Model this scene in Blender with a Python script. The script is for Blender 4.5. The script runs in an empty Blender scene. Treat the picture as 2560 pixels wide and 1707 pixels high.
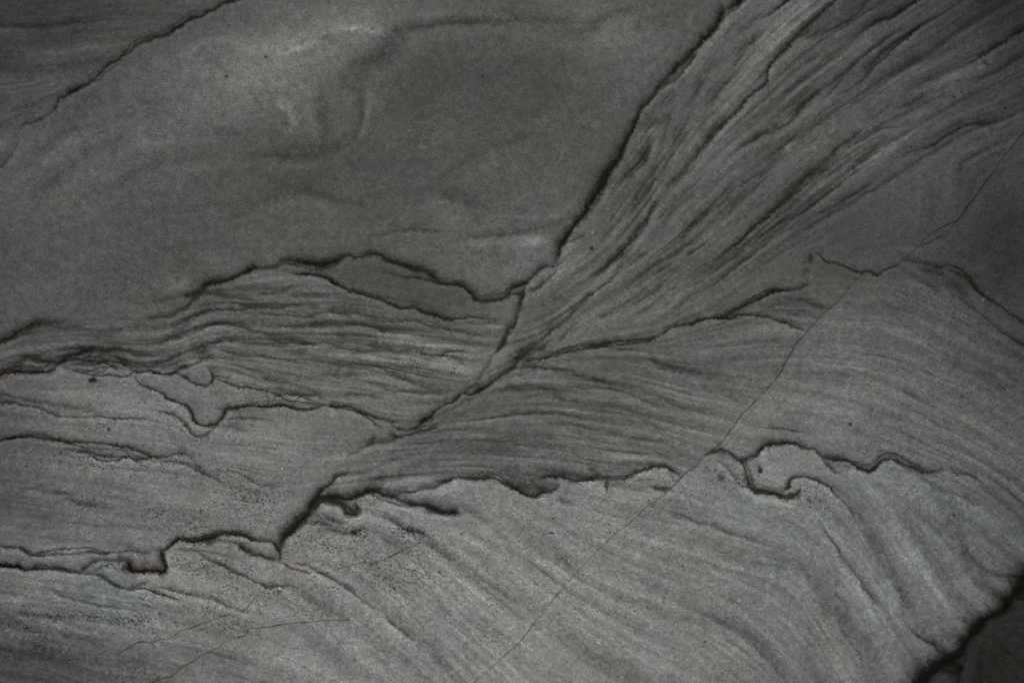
# A polished slab of grey veined quartzite, seen close up and square on.
import bpy, math
import numpy as np

# ---------------------------------------------------------------- camera, light, exposure
scene = bpy.context.scene
PX = 0.000625                        # one unit of the survey sheet, in metres (sheet is 2560 x 1707)
WU, HU = 2560.0, 1707.0
def wx(x): return (np.asarray(x) - WU / 2) * PX
def wz(y): return (HU / 2 - np.asarray(y)) * PX + 1.0
cam_d = bpy.data.cameras.new("camera")
cam = bpy.data.objects.new("camera", cam_d)
scene.collection.objects.link(cam)
cam_d.lens = 50.0
cam_d.sensor_width = 36.0
cam_d.clip_end = 100.0
cam.location = (0.0, -WU * PX * 50.0 / 36.0, 1.0)
cam.rotation_euler = (math.radians(90), 0, 0)
scene.camera = cam

world = bpy.data.worlds.new("World")
scene.world = world
world.use_nodes = True
bg = world.node_tree.nodes["Background"]
bg.inputs[0].default_value = (0.92, 0.97, 1.0, 1)
bg.inputs[1].default_value = 0.06

ld = bpy.data.lights.new("vignette_spot", 'SPOT')  # added main spot; its soft cone imitates a lens vignette
ld.energy = LAMP_ENERGY = 165.0
ld.spot_size = math.radians(47)
ld.spot_blend = 1.0
ld.shadow_soft_size = 0.35
ld.color = (1.0, 0.99, 0.965)
lamp = bpy.data.objects.new("vignette_spot", ld)
scene.collection.objects.link(lamp)
from mathutils import Vector
lamp.location = (-0.15, -3.3, 1.35)
aim = Vector((-0.02, 0.0, 0.97))
lamp.rotation_euler = (aim - lamp.location).to_track_quat('-Z', 'Y').to_euler()

scene.view_settings.view_transform = 'Standard'
scene.view_settings.look = 'None'
scene.view_settings.gamma = 1.0
scene.view_settings.use_curve_mapping = False
scene.view_settings.exposure = 0.0
scene.cycles.filter_width = 0.95

# ---------------------------------------------------------------- survey data
TONE_NET = [
 [82,83,86,99,101,94,91,94,94,108,89,86,66],
 [91,96,101,107,94,81,81,88,90,93,88,93,84],
 [106,99,92,82,80,79,83,84,90,88,92,91,83],
 [98,92,85,88,87,88,94,94,86,88,83,82,68],
 [100,99,101,99,96,97,97,98,99,104,108,105,85],
 [105,124,123,115,109,102,96,103,112,119,119,118,106],
 [111,121,122,123,125,122,122,123,124,123,125,129,114],
 [132,141,139,132,132,135,135,132,127,124,131,129,115],
 [88,105,122,131,133,134,136,135,128,125,125,118,108]]
ALBEDO_SCALE = 2.1
BLOTS = [(650,130,150,50,-20,14),(870,75,70,30,-20,8),(760,60,120,40,-10,6),(470,250,90,40,-30,5),
 (1050,160,110,50,0,-3),(1180,170,130,40,0,-3),(960,200,70,50,-45,-5),(1010,280,40,40,-60,7),(930,245,30,50,20,-6),
 (750,390,120,20,-8,-8),(1480,110,90,50,10,8),(1300,60,120,25,5,6),(1280,175,80,40,0,-8),(560,160,60,30,-30,5),(170,380,90,30,-35,5),
 (700,250,40,60,10,5),(1280,580,60,30,-10,8),(1130,550,90,25,5,6),(1240,620,50,25,0,6),(620,640,60,18,5,10),
 (1060,700,120,25,6,-10),(900,640,90,20,12,-8),(1700,230,90,30,-50,10),(150,900,160,26,5,6),(480,960,40,30,30,6),
 (1800,1090,60,36,10,8),(1040,1130,110,16,5,6),
 (960,840,120,14,8,8),(1900,500,110,70,-20,-6),(2280,480,70,70,0,-8),(2250,600,80,50,30,-8)]
RUST = [(0,3,1330,450,9,12,.85),(0,3,1480,590,9,7,.8),(0,3,1240,590,8,5,.6),(0,3,1450,500,16,14,.45),(3,1,392,800,5,8,1.0),(3,1,350,830,5,6,.5),
 (1,3,290,530,22,9,.35),(1,3,250,420,7,9,.4),(2,2,2150,1290,10,10,.6),(3,2,150,1425,14,4,.8),(0,2,30,330,16,6,.7),(0,2,20,330,8,5,.9),(3,3,1840,1060,14,8,.35)]
SPECKS = [(0,3,1000,1020,500,90,160),(0,2,600,1080,500,50,90),(1,3,1200,450,350,150,160),(0,3,2050,300,200,100,70),(1,3,1750,750,350,300,120),(1,3,700,1200,500,250,120),(2,3,900,600,700,400,120),(3,2,1300,900,600,300,80),(2,2,1300,1450,400,60,40),
  # tile col,row, x,y, rx,ry (tile px), count
 (0,2,700,1100,500,60,110),(0,2,1350,1120,200,40,60),(0,2,1900,850,200,120,80),(0,2,1950,230,60,70,40),(0,2,2100,1300,160,120,110),(0,2,950,760,50,30,14),
 (0,2,1150,1190,160,40,40),(0,2,850,1490,120,40,30),(0,2,1350,450,100,70,25),(0,2,2250,1450,120,80,70),(0,2,1680,780,60,50,30),
 (1,2,150,530,130,40,60),(1,2,1400,200,60,40,25),(1,2,1810,300,30,30,14),(1,2,500,1050,250,60,35),(1,2,100,1480,130,70,90),(1,2,1050,1480,90,50,50),(1,1,80,1320,90,30,30),
 (1,3,580,90,120,30,60),(1,3,950,180,70,30,70),(1,3,1400,170,90,30,70),(1,3,1500,300,200,80,90),(1,3,900,320,300,100,120),(1,3,1150,570,120,50,60),
 (1,3,1300,660,90,40,45),(1,3,1500,560,130,40,50),(1,3,540,880,90,60,50),(1,3,180,720,110,30,40),(1,3,1850,600,300,200,70),(1,3,500,250,120,70,50),(1,3,700,700,120,60,30),
 (0,3,800,960,350,30,140),(0,3,1150,1000,120,30,70),(0,3,300,940,170,60,60),(0,3,150,1090,120,40,60),(0,3,350,1200,130,60,50),(0,3,1750,100,130,60,90),(0,3,1500,20,200,50,60),
 (0,3,1850,480,160,60,90),(0,3,2150,560,120,40,60),(0,3,2150,720,160,60,60),(0,3,1950,900,120,40,50),(0,3,2150,1050,120,60,60),(0,3,700,1340,260,50,50),(0,3,1200,1480,160,50,50),(0,3,1500,760,120,30,30),(0,3,1100,500,60,30,25),
 (2,2,2000,1230,130,60,35),(2,2,2080,1290,60,40,40),(3,2,420,1440,60,50,40),(3,2,1300,1370,90,30,16),(3,2,1850,1480,90,30,20),(3,2,1900,500,250,60,40),
 (3,3,520,20,40,60,25),(2,3,800,80,300,60,30),(3,1,1400,1100,400,200,50),(3,0,1800,1200,300,300,25)]
PITS = [(234,949,5.5,.85),(226,951,4,.7),(2125,1059,3.2,.7),(1479,621,3.5,.85),(1901,1174,4.5,.6),(1900,1178,3.5,.8),(1897,1165,4,.4),(885,1331,6,.7),(272,1073,3,.7),
 (1206,192,2.,.8),(566,191,2.6,.8),(664,143,2.5,.7),(931,73,2.2,.7),(2384,1287,2.6,.65),(1762,1603,2,.7),(1376,1331,2.,.8),(1381,1332,2.,.8),(2385,242,2.5,.7),(2514,272,2.2,.7),(2278,369,1.8,.7),(1803,1195,6,.45),(2455,1215,3,.0)]
NAMES = {
 'smooth_bed': ('stone_bed', 'broad smooth cloudy bed across the upper left and middle'),
 'corner_bed': ('stone_bed', 'dim banded bed in the top left corner'),
 'layered_bed': ('stone_bed', 'finely layered wavy bed left of the fan'),
 'lens_bed': ('stone_bed', 'smooth darker lens between two seams'),
 'light_bed': ('stone_bed', 'broad pale banded bed sweeping across the bottom'),
 'tongue_bed': ('stone_bed', 'grey tongue dipping into the pale bed'),
 'grey_bed': ('stone_bed', 'plain grey bed between the left seams'),
 'speckled_bed': ('stone_bed', 'pale bed sprinkled with black specks'),
 'sliver_bed': ('stone_bed', 'thin sliver between two left seams'),
 'striped_bed': ('stone_bed', 'speckled striped bed in the lower left corner'),
 'fan_bed': ('stone_bed', 'fan of long diagonal streaks'),
 'dark_flank_bed': ('stone_bed', 'dim smooth bed at the right edge'),
 'curved_bed': ('stone_bed', 'bed of fine arching streaks'),
 'lobe_bed': ('stone_bed', 'broad pale lobe right of the long crack'),
 'corner_block': ('stone_bed', 'dark rock beyond the black joint')}
SEAM_LABELS = {'s1': 'dark seam crossing the top left corner', 's2a': 'bold black diagonal seam', 's29': 'wide black joint in the bottom right corner',
 'c2': 'long thin crack running diagonally', 'c1': 'thin crack rising to the right edge', 'c4': 'olive brown hairline', 'c3': 'faint rusty hairline', 'c5': 'olive brown hairline',
 's20': 'rusty black curled seam', 's26d': 'rust rimmed black seam round a small block'}

PLAIN = [(2215,545,210,110,-38),(1975,690,110,42,-30),(1780,170,190,20,-52),(1900,60,90,26,-45),(2000,1150,80,50,0)]
STROKES = """
# id kind [w=..] [d=..] : points (cr= tile col/row)
s1 K w=3.4 d=.6 hs=12 hd=.25 part=seam | 00: 2210,-12 2130,10 2040,30 1980,80 1890,125 1850,155 1740,185 1660,240 1600,270 1540,310 1430,345 1380,370 1290,400 1235,430 1190,480 1120,515 1080,560 1000,590 945,640 900,700 850,745 810,780 740,805 660,855 600,895 550,910 535,960 500,1020 430,1075 340,1115 240,1145 200,1190
s1b M w=3.5 d=.5 | 00: 200,1190 165,1290 150,1350 90,1440 20,1520 -10,1560
s2a K w=7 d=.8 hs=18 hd=.35 hsd=l part=seam | 20: 2115,-20 2065,50 1970,100 1930,140 1900,200 1870,265 1820,320 1745,360 1740,400 1690,450 1620,520 1560,580 1490,650 1400,730 1350,800 1310,870 1240,950 1180,1010 1160,1080 1110,1190 1060,1290 1020,1350 980,1430 930,1500 890,1568 21: 850,60 815,150 760,230 710,300 690,370 620,450 550,550 490,620 450,680 440,760 415,830 370,880 300,890 220,940 150,1010
- M w=7 d=.5 | 20: 1930,30 1920,110 1900,190
s2s M w=5 d=.55 | 20: 1690,470 1660,560 1600,630 1560,690 1500,740 1420,790 1350,850
- M w=5 d=.3 | 21: 640,590 600,620 560,640 500,650
s2b K w=4.5 d=.72 hs=14 hd=.3 part=seam | 21: 150,1010 60,1050 10,1080 11: 2330,1130 2270,1160 2200,1190 2100,1200 2030,1190 1990,1130 1930,1080 1880,1045 1800,1030 1700,1030
s2c K w=6 d=.6 hs=16 hd=.3 part=seam | 11: 1700,1030 1640,1000 1600,955 1540,920 1450,910 1350,870 1250,840 1180,815 1140,780 1060,770 1000,790 940,800 900,805 860,780 780,790 740,830 680,850 600,860 500,855 420,830 330,815 250,815 180,860 100,895 0,905
s2d K w=6 d=.75 hs=18 hd=.35 part=seam | 11: 10,905 01: 2340,895 2250,940 2170,965 2080,1010 2000,1030 1900,1050 1870,1085
- K w=6 d=.4 hs=16 hd=.2 | 01: 1900,1050 1850,1090 1740,1140 1680,1150
s2e M w=8 d=.33 | 01: 1870,1085 1850,1130 1790,1190 1730,1240 1650,1290 1560,1330 1420,1350 1280,1345
s2f F w=8 d=.1 | 01: 1280,1345 1000,1350 700,1375 560,1385
s2g K w=6 d=.5 hs=16 hd=.25 part=seam | 01: 580,1380 450,1400 350,1400 250,1440 150,1490 40,1560 02: -20,30
- M w=5 d=.3 | 01: 340,1450 260,1480 150,1520 80,1568
- M w=7 d=.42 | 11: 1720,1040 1600,1015 1500,990 1400,975 1300,965 1200,935
- M w=8 d=.3 | 11: 640,900 550,880 450,860 330,850
s3 K w=4 d=.62 hs=10 hd=.22 part=seam | 11: 330,930 380,950 450,945 560,965 640,980 690,1010 740,1050 800,1085 840,1110 950,1130 1050,1160 1130,1185 1220,1220 1300,1250 1380,1255 1440,1250 1520,1290 1600,1310 1700,1350 1780,1365 1900,1350 2000,1345 2100,1360
s3b F w=6 d=.2 | 11: 2100,1360 2250,1385 2340,1390
s4 K w=5 d=.6 | 21: 150,1020 110,1080 90,1180 60,1290 10,1430 11: 2330,1440 2290,1530 12: 2280,0 2230,70 2180,110
s4b M w=5 d=.3 | 12: 2180,110 2130,230 2060,330 1980,430 1900,470
- M w=6 d=.5 | 21: 430,880 400,930 330,1000 270,1055 210,1095
- M w=5 d=.5 | 21: -10,1140 60,1130 100,1150
- M w=5 d=.45 | 21: 10,1060 60,1060 120,1050
- M w=5 d=.4 | 11: 0,1265 180,1265 300,1245 450,1240
- F | 11: 100,1120 250,1100 330,1070
- F d=.2 | 11: 380,1150 550,1145 700,1140 800,1135 900,1130
- M w=6 d=.45 | 11: 300,1330 430,1345 520,1335 620,1305 700,1290 820,1310 900,1310 1000,1330 1080,1350
- M w=6 d=.4 | 11: 230,1430 400,1430 550,1420 680,1410 780,1425 850,1405 950,1410 1080,1430 1200,1460 1350,1465
- B w=10 d=.15 | 11: 1050,1380 1250,1390 1450,1395
- M w=6 d=.4 | 11: 1500,1390 1560,1420 1700,1440 1850,1470 2000,1500 2100,1530 2220,1565
- F | 11: 2000,1400 2150,1400 2300,1420
- M w=6 d=.2 | 11: -10,1290 200,1290 400,1290
- F w=8 d=.3 | 11: 100,1540 300,1550 450,1568
- F w=9 d=.3 | 11: 700,1520 900,1540 1050,1560
- M w=6 d=.43 | 01: 1650,1400 1750,1350 1820,1320 1900,1290 2000,1290 2080,1275 2200,1280 2350,1265
- M w=6 d=.3 | 01: 1900,1130 1960,1120 2050,1145 2150,1170 2300,1180
- F | 01: 2180,1225 2280,1250 2350,1255
- M w=5 d=.3 | 01: 1730,1240 1800,1170 1900,1120 1980,1135 2100,1160
- M w=6 d=.42 | 01: 1780,1490 1850,1460 1950,1420 2080,1415 2200,1430 2350,1470 11: 100,1490
- F w=8 d=.25 | 01: 1480,1568 1600,1500 1680,1420 1760,1360
- M d=.28 w=7 | 01: 700,1450 900,1455 1000,1465 1100,1450 1300,1430 1450,1430 1600,1390
- F | 01: 770,1520 900,1525 1000,1520
- F w=7 d=.16 | 01: 1180,1200 1250,1210 1350,1205 1500,1180 1700,1150
- M w=5 d=.35 | 01: 1980,1568 2050,1540 2150,1545 2300,1568
- F w=7 d=.2 | 01: 0,1568 200,1530 350,1480
- M w=7 d=.38 | 02: -10,275 80,240 200,170 260,140
- M w=6 d=.45 | 02: 240,130 330,160 420,180 520,175 580,180
- M w=7 d=.42 | 02: 260,140 450,100 600,75 750,70 880,65 960,85 1030,75 1090,60 1150,80 1220,120
s5 K w=6 d=.75 hs=12 hd=.3 rust=.5 part=seam | 02: -12,312 60,290 150,280 260,285 360,280 430,285 490,260 530,215 590,180
- K w=5 d=.62 hs=8 | 02: 530,215 590,180 650,130 720,110 780,85 880,70
s5a K w=5 d=.65 hs=10 hd=.25 | 02: 590,180 700,170 820,180 900,175 1030,180 1130,200 1180,240
- M w=6 d=.5 | 02: 930,85 1000,95 1060,110 1110,150 1170,200
- M w=7 d=.4 | 02: 640,150 760,160 830,140 950,160
- B w=16 d=.16 | 02: 560,200 750,190 1050,180 1150,240
- M w=4 d=.4 | 02: 620,260 800,280 900,240
- M w=5 d=.35 | 02: 0,260 200,240 400,240
s5b M w=4 d=.55 | 02: 680,275 760,300 880,310 1000,305 1100,320 1200,320 1240,315
- M w=9 d=.6 | 02: 1200,270 1210,310
s5c K w=4.5 d=.7 hs=9 hd=.2 part=seam | 02: 1180,240 1220,270 1280,280 1350,275 1420,290 1480,305 1560,295 1610,285 1660,250 1750,225 1830,200 1860,165
s5d K w=8 d=.6 | 02: 1840,180 1850,150 1900,150 1970,155
- M w=5 d=.42 | 02: 1160,170 1230,190 1300,205 1400,200 1500,190 1560,165 1650,120 1720,90 1800,50 1880,30 1960,20 2050,0
- B w=12 d=.25 | 02: 1800,40 1850,120 1880,60
- F | 02: 1160,210 1300,235 1450,225
- F | 02: 1450,260 1600,210 1750,140 1800,110
- M w=3.5 d=.5 | 02: 1610,290 1680,320 1720,350 1780,380 1860,400 1920,385 1950,350 1970,320
- B w=9 d=.35 | 02: 1740,300 1700,340 
- M w=5 d=.5 | 02: 1910,240 1940,330 1930,380
s6 M w=3.5 d=.5 part=seam | 02: 1950,345 2040,365 2120,395 2220,415 2350,435 12: 80,455 200,490 300,545 400,555 500,570 650,580
s7 K w=3.6 d=.62 hs=10 hd=.2 part=seam | 02: 1240,320 1260,360 1320,400 1400,435 1500,475 1540,510 1600,540 1690,580 1740,630 1765,690 1790,750 1850,770 1920,770 1990,750 2010,720 2050,670 2080,625 2150,610 2250,590 2350,585 12: 0,595 100,595 200,585 290,600 380,625 480,630 560,610 640,595 700,600
- M w=8 d=.25 | 02: 1690,590 1730,650 1770,720 1850,760
s7b M w=3.2 d=.52 part=seam | 02: 1430,630 1500,640 1570,660 1640,700 1700,760 1740,830 1790,870 1840,880 1900,850 1960,800 2000,750
- M w=3 d=.35 | 02: 2000,750 2040,715 2150,705 2350,700 12: 20,705
- M w=9 d=.55 | 12: 670,590 750,605
s8 M w=3 d=.5 | 12: 660,575 700,600 780,605 860,625 940,655 1000,690 1050,720 1100,760 1180,800
s8b K w=3.4 d=.62 hs=8 hd=.2 | 12: 700,595 840,595 920,630 990,660 1060,690 1130,710 1220,740 1310,745
s8c M w=3 d=.45 | 12: 1230,765 1310,805 1380,820
- M w=5 d=.35 | 12: 460,490 550,495 600,520 650,570
- M w=6 d=.3 | 12: 200,490 350,480 450,500
s9a M w=5 d=.42 part=seam | 02: -12,488 80,500 200,530 300,545 430,555
s9 M w=4.5 d=.5 part=seam | 02: -12,553 150,570 280,600 360,610 420,640 520,670 620,685 750,690 850,685 950,685
- M w=4 d=.4 | 02: 950,685 1050,695 1160,700 1300,710 1400,720
- F w=8 d=.28 | 02: 430,560 600,600 750,610 870,630
- B w=10 d=.16 | 02: 0,520 200,550 350,590
s10 K w=3.8 d=.6 hs=12 hd=.22 part=seam | 02: -12,917 60,905 160,885 260,880 380,885 480,895 560,905 620,920 750,925 880,930 960,950 1080,965 1180,980 1250,1000 1330,1030 1400,1055 1460,1060 1540,1055 1590,1035 1640,1025 1700,1025 1740,1050 1760,1080 1790,1120
- M w=5 d=.25 | 02: 180,870 300,855 400,855 500,890
s10b M w=4 d=.42 part=seam | 02: 550,990 700,1000 850,1015 900,1035 1050,1050 1180,1065 1270,1085 1400,1065 1500,1055
- M w=3.5 d=.42 | 02: 1560,1095 1640,1115 1740,1145 1790,1180 1880,1225 1940,1240 1990,1270
- F | 02: 1790,1120 1850,1160
- M w=3.5 d=.42 | 02: 2050,1195 2120,1195 2200,1215 2280,1260 2350,1300 12: 100,1320 180,1330
- F w=7 d=.3 | 02: 280,1350 400,1360 520,1380 640,1390
- F w=6 d=.28 | 02: 650,1460 800,1500 930,1505
- F w=8 d=.15 | 02: 1000,1430 1200,1480 1400,1500
- F w=7 d=.2 | 02: 2050,770 2150,780 2200,810
- M w=5 d=.45 | 12: -20,15 200,20 330,15 480,15 600,20 850,10
- G w=14 d=-.1 | 12: 300,60 550,60 750,100 900,120 1200,150 1400,130
- M w=6 d=.3 | 12: 200,50 400,30 600,35 850,70 1000,95 1150,90
- M w=6 d=.35 | 12: 1050,45 1150,65 1300,80 1400,85
- M w=4 d=.42 | 12: 1460,75 1540,110 1620,125 1690,125 1760,95 1850,80
- F | 12: 1660,130 1800,150 1900,200
- G w=16 d=-.1 | 12: 1450,170 1650,200 1850,260 1950,290
- M w=7 d=.28 | 12: 700,215 850,230 1000,235 1110,235 1200,270 1350,330 1450,380
- F | 12: 640,300 800,310 900,310
- F w=7 d=.24 | 12: 1160,425 1260,455 1350,450 1450,460 1650,470
- F w=7 d=.3 | 12: 820,495 870,480 980,490 1080,500
- F w=8 d=.25 | 12: 20,300 150,370 260,390
- F w=8 d=.2 | 12: 300,85 400,110 450,90
- F w=9 d=.14 | 12: 400,150 600,200 700,250
- F w=9 d=.14 | 12: 1500,330 1650,370 1750,400
s11 K w=4.5 d=.62 hs=12 hd=.25 part=seam | 12: 1380,822 1430,800 1490,770 1540,720 1600,695 1640,650 1700,600 1780,560 1840,530 1900,470 1940,490 1990,485 2060,440 2130,400 2200,350 2280,300 2350,255
- M w=6 d=.4 | 22: -10,255 30,200 80,120 160,40 200,0
- M w=5 d=.35 | 22: 0,270 70,180 130,120 250,0
- M w=6 d=.35 | 22: 100,170 200,110 300,60 330,0
- M w=4 d=.45 | 22: 0,250 100,230 200,225 300,240 400,245 490,270
- M w=4 d=.3 | 22: 0,330 80,310 150,280 230,270
- B w=16 d=.2 | 22: 0,200 150,100 350,60
s12 K w=4 d=.55 hs=12 hd=.22 part=seam | 22: -5,250 90,210 180,165 260,155 360,140 450,115 550,85 700,55 900,10 21: 1050,1555 1200,1550 1300,1530 1400,1480 1480,1440 1560,1420 1640,1410 1720,1370 1850,1355 1950,1360 2050,1340 2180,1325 2350,1350 31: 100,1385 200,1415 280,1450 330,1475
- M w=5 d=.4 | 22: 550,95 680,75 750,65 800,60 950,65 1080,75
s13 K w=4.5 d=.6 hs=14 hd=.25 part=seam | 21: 1850,1355 1950,1345 2050,1280 2100,1260 2200,1215 2280,1180 2350,1145 31: 0,1140 60,1115 180,1105 280,1085 340,1050 400,1030
- M w=7 d=.35 | 31: 340,980 365,900 355,870
s13b M w=7 d=.5 | 31: 360,860 395,830 395,790 370,760
s14 M w=2.8 d=.55 part=seam | 31: 400,755 460,760 500,820 560,845 640,860 720,895 790,920 830,940 860,955 900,935 940,940 980,960 1020,955 1070,920 1130,885 1190,865 1240,830
c1 H d=.5 w=1.8 part=crack | 31: 1240,830 1300,760 1390,690 1430,630 1510,570 1640,500 1740,450 1820,340 1900,240 1980,130 2080,0 30: 2100,1540 2150,1450 2220,1380 2290,1280 2365,1200
- H d=.3 w=1.4 | 31: 1390,690 1480,655 1600,590
s15 K w=6 d=.5 hs=10 hd=.15 part=seam | 31: 1240,815 1350,830 1480,860 1600,890 1700,925 1780,965 1860,1020 1920,1090 2000,1160 2100,1220 2180,1290 2260,1340 2330,1390 2365,1410
- M w=7 d=.35 | 31: 1350,850 1420,910 1500,930 1560,940
- M w=11 d=.35 | 31: 1650,1010 1720,1060 1800,1120
- M w=8 d=.3 | 31: 1880,1260 1950,1320 2050,1400 2150,1490 2250,1550 32: 2370,40
- F w=8 d=.18 | 31: 1200,860 1300,940 1450,1030 1530,1100
- B w=22 d=.14 | 31: 1500,950 1700,1120 1850,1220
c2 H w=1.7 d=.38 fade=1 part=crack | 31: 860,960 750,1070 650,1190 550,1280 470,1350 380,1450 300,1550 32: 270,0 210,110 150,210 110,290 50,370 0,420 22: 2230,550 2110,670 2030,780 1960,880 1880,960 1770,1050 1700,1130 1600,1200 1520,1280 1430,1370 1320,1460 1240,1510 1180,1568 23: 1090,90 960,185 860,280 700,440 560,590 420,750 330,860 250,960 180,1050 90,1170 10,1250 13: 2340,1260 2200,1390 2100,1470 1990,1580
- F | 31: -20,1170 150,1190 300,1180 400,1220 480,1250
- F | 31: 0,1280 200,1290 400,1320
- G w=14 d=-.08 | 31: 400,1090 550,1070 700,1090
- F w=6 d=.3 | 22: 490,270 620,320 750,340 900,370 1050,400
- M w=5 d=.33 | 22: 570,420 750,430 880,440 1000,470 1130,510 1250,550 1330,590
- F w=9 d=.28 | 22: 1300,170 1340,220 1450,250 1600,290 1700,320
- F w=6 d=.28 | 22: 0,440 150,450 300,430 400,470
- F w=7 d=.2 | 22: 150,500 350,470 450,530 600,560
- F w=7 d=.2 | 22: 1430,540 1550,600 1700,640 1850,660
- M w=4 d=.35 | 12: 2050,720 2200,690 2350,668 22: 0,665 200,660 350,650 500,665 650,700
- F w=6 | 22: 370,745 550,750 700,790
- F w=7 d=.2 | 22: 640,810 800,820 950,830
- F w=6 | 22: 560,840 650,870 800,910
- F w=8 d=.2 | 22: 1200,720 1350,800
- F w=7 d=.22 | 22: 1100,880 1250,900 1400,930 1550,1010
- F w=6 d=.25 | 22: 0,960 200,960 400,970 550,995 680,1010
- F w=8 d=.15 | 22: 1700,400 1900,450 2100,560
- B w=16 d=.1 | 22: 850,150 1200,220 1500,350
- F w=8 d=.18 | 22: 0,130 300,260 700,350
- K w=4.5 d=.5 hs=9 hd=.15 | 12: 1200,850 1290,880 1370,870 1450,845 1560,815 1680,790
- F | 12: 1060,940 1180,920 1300,890
s17a M w=5 d=.35 | 12: 830,1050 900,1030 960,985 1050,940 1080,880 1110,850
- M w=4 d=.25 | 12: 1500,940 1700,920 1850,905 2000,905 2350,910
- M w=7 d=.35 | 12: 800,1215 900,1205 980,1190 1080,1160 1180,1110 1250,1090
- M w=6 d=.38 | 12: 1050,1300 1150,1280 1300,1270
- F w=8 d=.2 | 12: 1300,1180 1500,1150 1700,1140
- B w=18 d=.12 | 12: 1500,1030 1900,1000 2300,980
s17 K w=6 d=.62 hs=12 hd=.2 part=seam | 12: 830,1210 740,1250 700,1290 640,1330 590,1370 550,1430 520,1480 490,1530 13: 480,20 430,60 380,110 330,170 270,230 240,280 220,330 215,400 220,440
- K w=13 d=.45 | 13: 500,10 420,70 370,130 300,200 230,270 210,350
- K w=10 d=.35 | 12: 560,1440 530,1540
s18 K w=6 d=.68 hs=20 hd=.4 part=seam | 12: 550,1430 620,1425 700,1430 800,1440 880,1440 950,1410 1020,1380 1100,1380 1150,1405 1220,1415 1290,1440 1370,1475 1450,1500 1550,1510 1620,1540 1700,1568 13: 1780,5 1880,12
- K w=8 d=.5 | 12: 520,1540 600,1480 780,1500 830,1568 13: 870,20 940,10 12: 930,1500 900,1460
- G w=14 d=-.1 | 12: 680,1540 700,1568
s18b M w=7 d=.45 | 12: 1250,1440 1330,1400 1450,1380 1550,1350 1650,1340 1700,1310 1780,1280 1850,1250
s18c K w=5 d=.64 hs=16 hd=.18 part=seam | 12: 1650,1275 1750,1260 1850,1240 1950,1250 2050,1255 2150,1250 2230,1275 2300,1310 2350,1335 22: 0,1340 60,1360 130,1400 200,1420 280,1390 380,1370 430,1320
- B w=16 d=.2 | 12: 2150,1230 2300,1230 22: 100,1300 200,1350
s19 K w=5 d=.62 hs=14 hd=.15 part=seam | 22: 250,1260 350,1235 450,1240 560,1270 700,1270 780,1260 900,1270 1000,1260 1080,1250 1140,1210 1200,1190 1280,1155 1380,1150 1450,1180 1530,1220 1560,1240
- F w=10 d=.3 | 22: 700,1140 750,1200 780,1240
- M w=8 d=.5 | 22: 860,1290 862,1345 885,1330
- K w=6 d=.55 hs=8 | 22: 1280,1330 1350,1350 1430,1350 1460,1330
- M w=6 d=.4 | 22: 1450,1210 1480,1270 1520,1270
- F | 22: 1070,1250 1200,1280 1250,1270
- F | 22: 440,1450 500,1480 560,1480
- B w=14 d=.22 | 22: 900,1320 1100,1330 1300,1340
- B w=18 d=.2 | 22: 100,1330 250,1320 400,1320
- B w=20 d=.12 | 22: 400,1200 700,1230 1000,1230
s20 K w=6 d=.62 hs=10 rust=.55 part=seam | 22: 1780,1045 1870,1005 1930,990 2000,1020 2060,1070 2110,1110 2140,1200 2160,1280 2190,1340 2240,1380 2350,1385 32: 0,1385 80,1400 130,1430 180,1440 240,1420 270,1400
- B w=12 d=.35 | 22: 1830,1030 1950,1030 2050,1090
- M w=4 d=.4 | 22: 1920,1110 2000,1190 2060,1270 2110,1330 2150,1330
s21 K w=5.5 d=.58 hs=14 hd=.2 part=seam | 22: 2110,1095 2180,1070 2250,1040 2290,980 2350,945 32: 0,950 90,935 180,930 260,945 350,980 430,1005 490,1055 600,1085 700,1090 780,1130 840,1160 920,1180 980,1160 1020,1110 1080,1080 1160,1090 1240,1130 1350,1155 1400,1190 1500,1195 1600,1175
- M w=6 d=.35 | 32: 490,1055 540,1120 600,1180 650,1200
- B w=12 d=.2 | 32: 600,1120 750,1150 
- M w=10 d=.25 | 32: 1050,1170 1250,1190 1350,1220 1420,1250 1500,1330 1560,1370
- M w=8 d=.45 | 32: 1690,1180 1750,1210 1850,1220 1930,1280
- M w=9 d=.28 | 32: 2080,1280 2200,1370 2330,1480
- M w=6 d=.3 | 32: 1600,1370 1750,1420 1850,1450
s22 K w=4.5 d=.62 hs=10 part=seam | 32: 130,1380 190,1340 205,1280 230,1255 320,1250 420,1260 480,1290 540,1320 580,1350 600,1390
- M w=7 d=.3 | 32: 600,1390 640,1430 700,1480 750,1568
- M w=4 d=.4 | 32: 200,1400 250,1390 300,1340 290,1380 270,1420
- F w=5 d=.3 | 32: 0,790 150,800 330,830
- B w=20 d=.15 | 32: 1450,30 1650,140 1800,240 2000,300 2200,400
- G w=16 d=-.14 | 32: 1400,270 1550,340 1750,400 1950,510 2100,620
- F w=7 d=.2 | 32: 1200,430 1350,510 1450,580
- F w=8 d=.16 | 32: 800,100 1000,120 1100,150
- F w=9 d=.15 | 32: 1500,900 1700,980
- B w=20 d=.12 | 32: 1300,600 1500,720 1650,800
s23 K w=6 d=.62 hs=9 part=seam | 13: -5,270 80,275 150,280 190,330 210,380
- K w=6 d=.55 hs=8 | 03: 2180,290 2230,330 2300,370 2350,395 13: 50,400 100,430 180,445
- M w=3 d=.5 rust=1 | 13: 220,440 280,490 340,520 400,545 430,545
s24 M w=3 d=.5 part=seam | 13: 310,455 400,475 500,490 560,540 650,590 720,630 800,670 870,720 950,780 1010,820
- F w=5 d=.25 | 13: 1010,820 1080,880 1180,930 1230,1010
- M w=6 d=.3 | 13: 1230,1010 1300,1060 1400,1140
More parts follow.
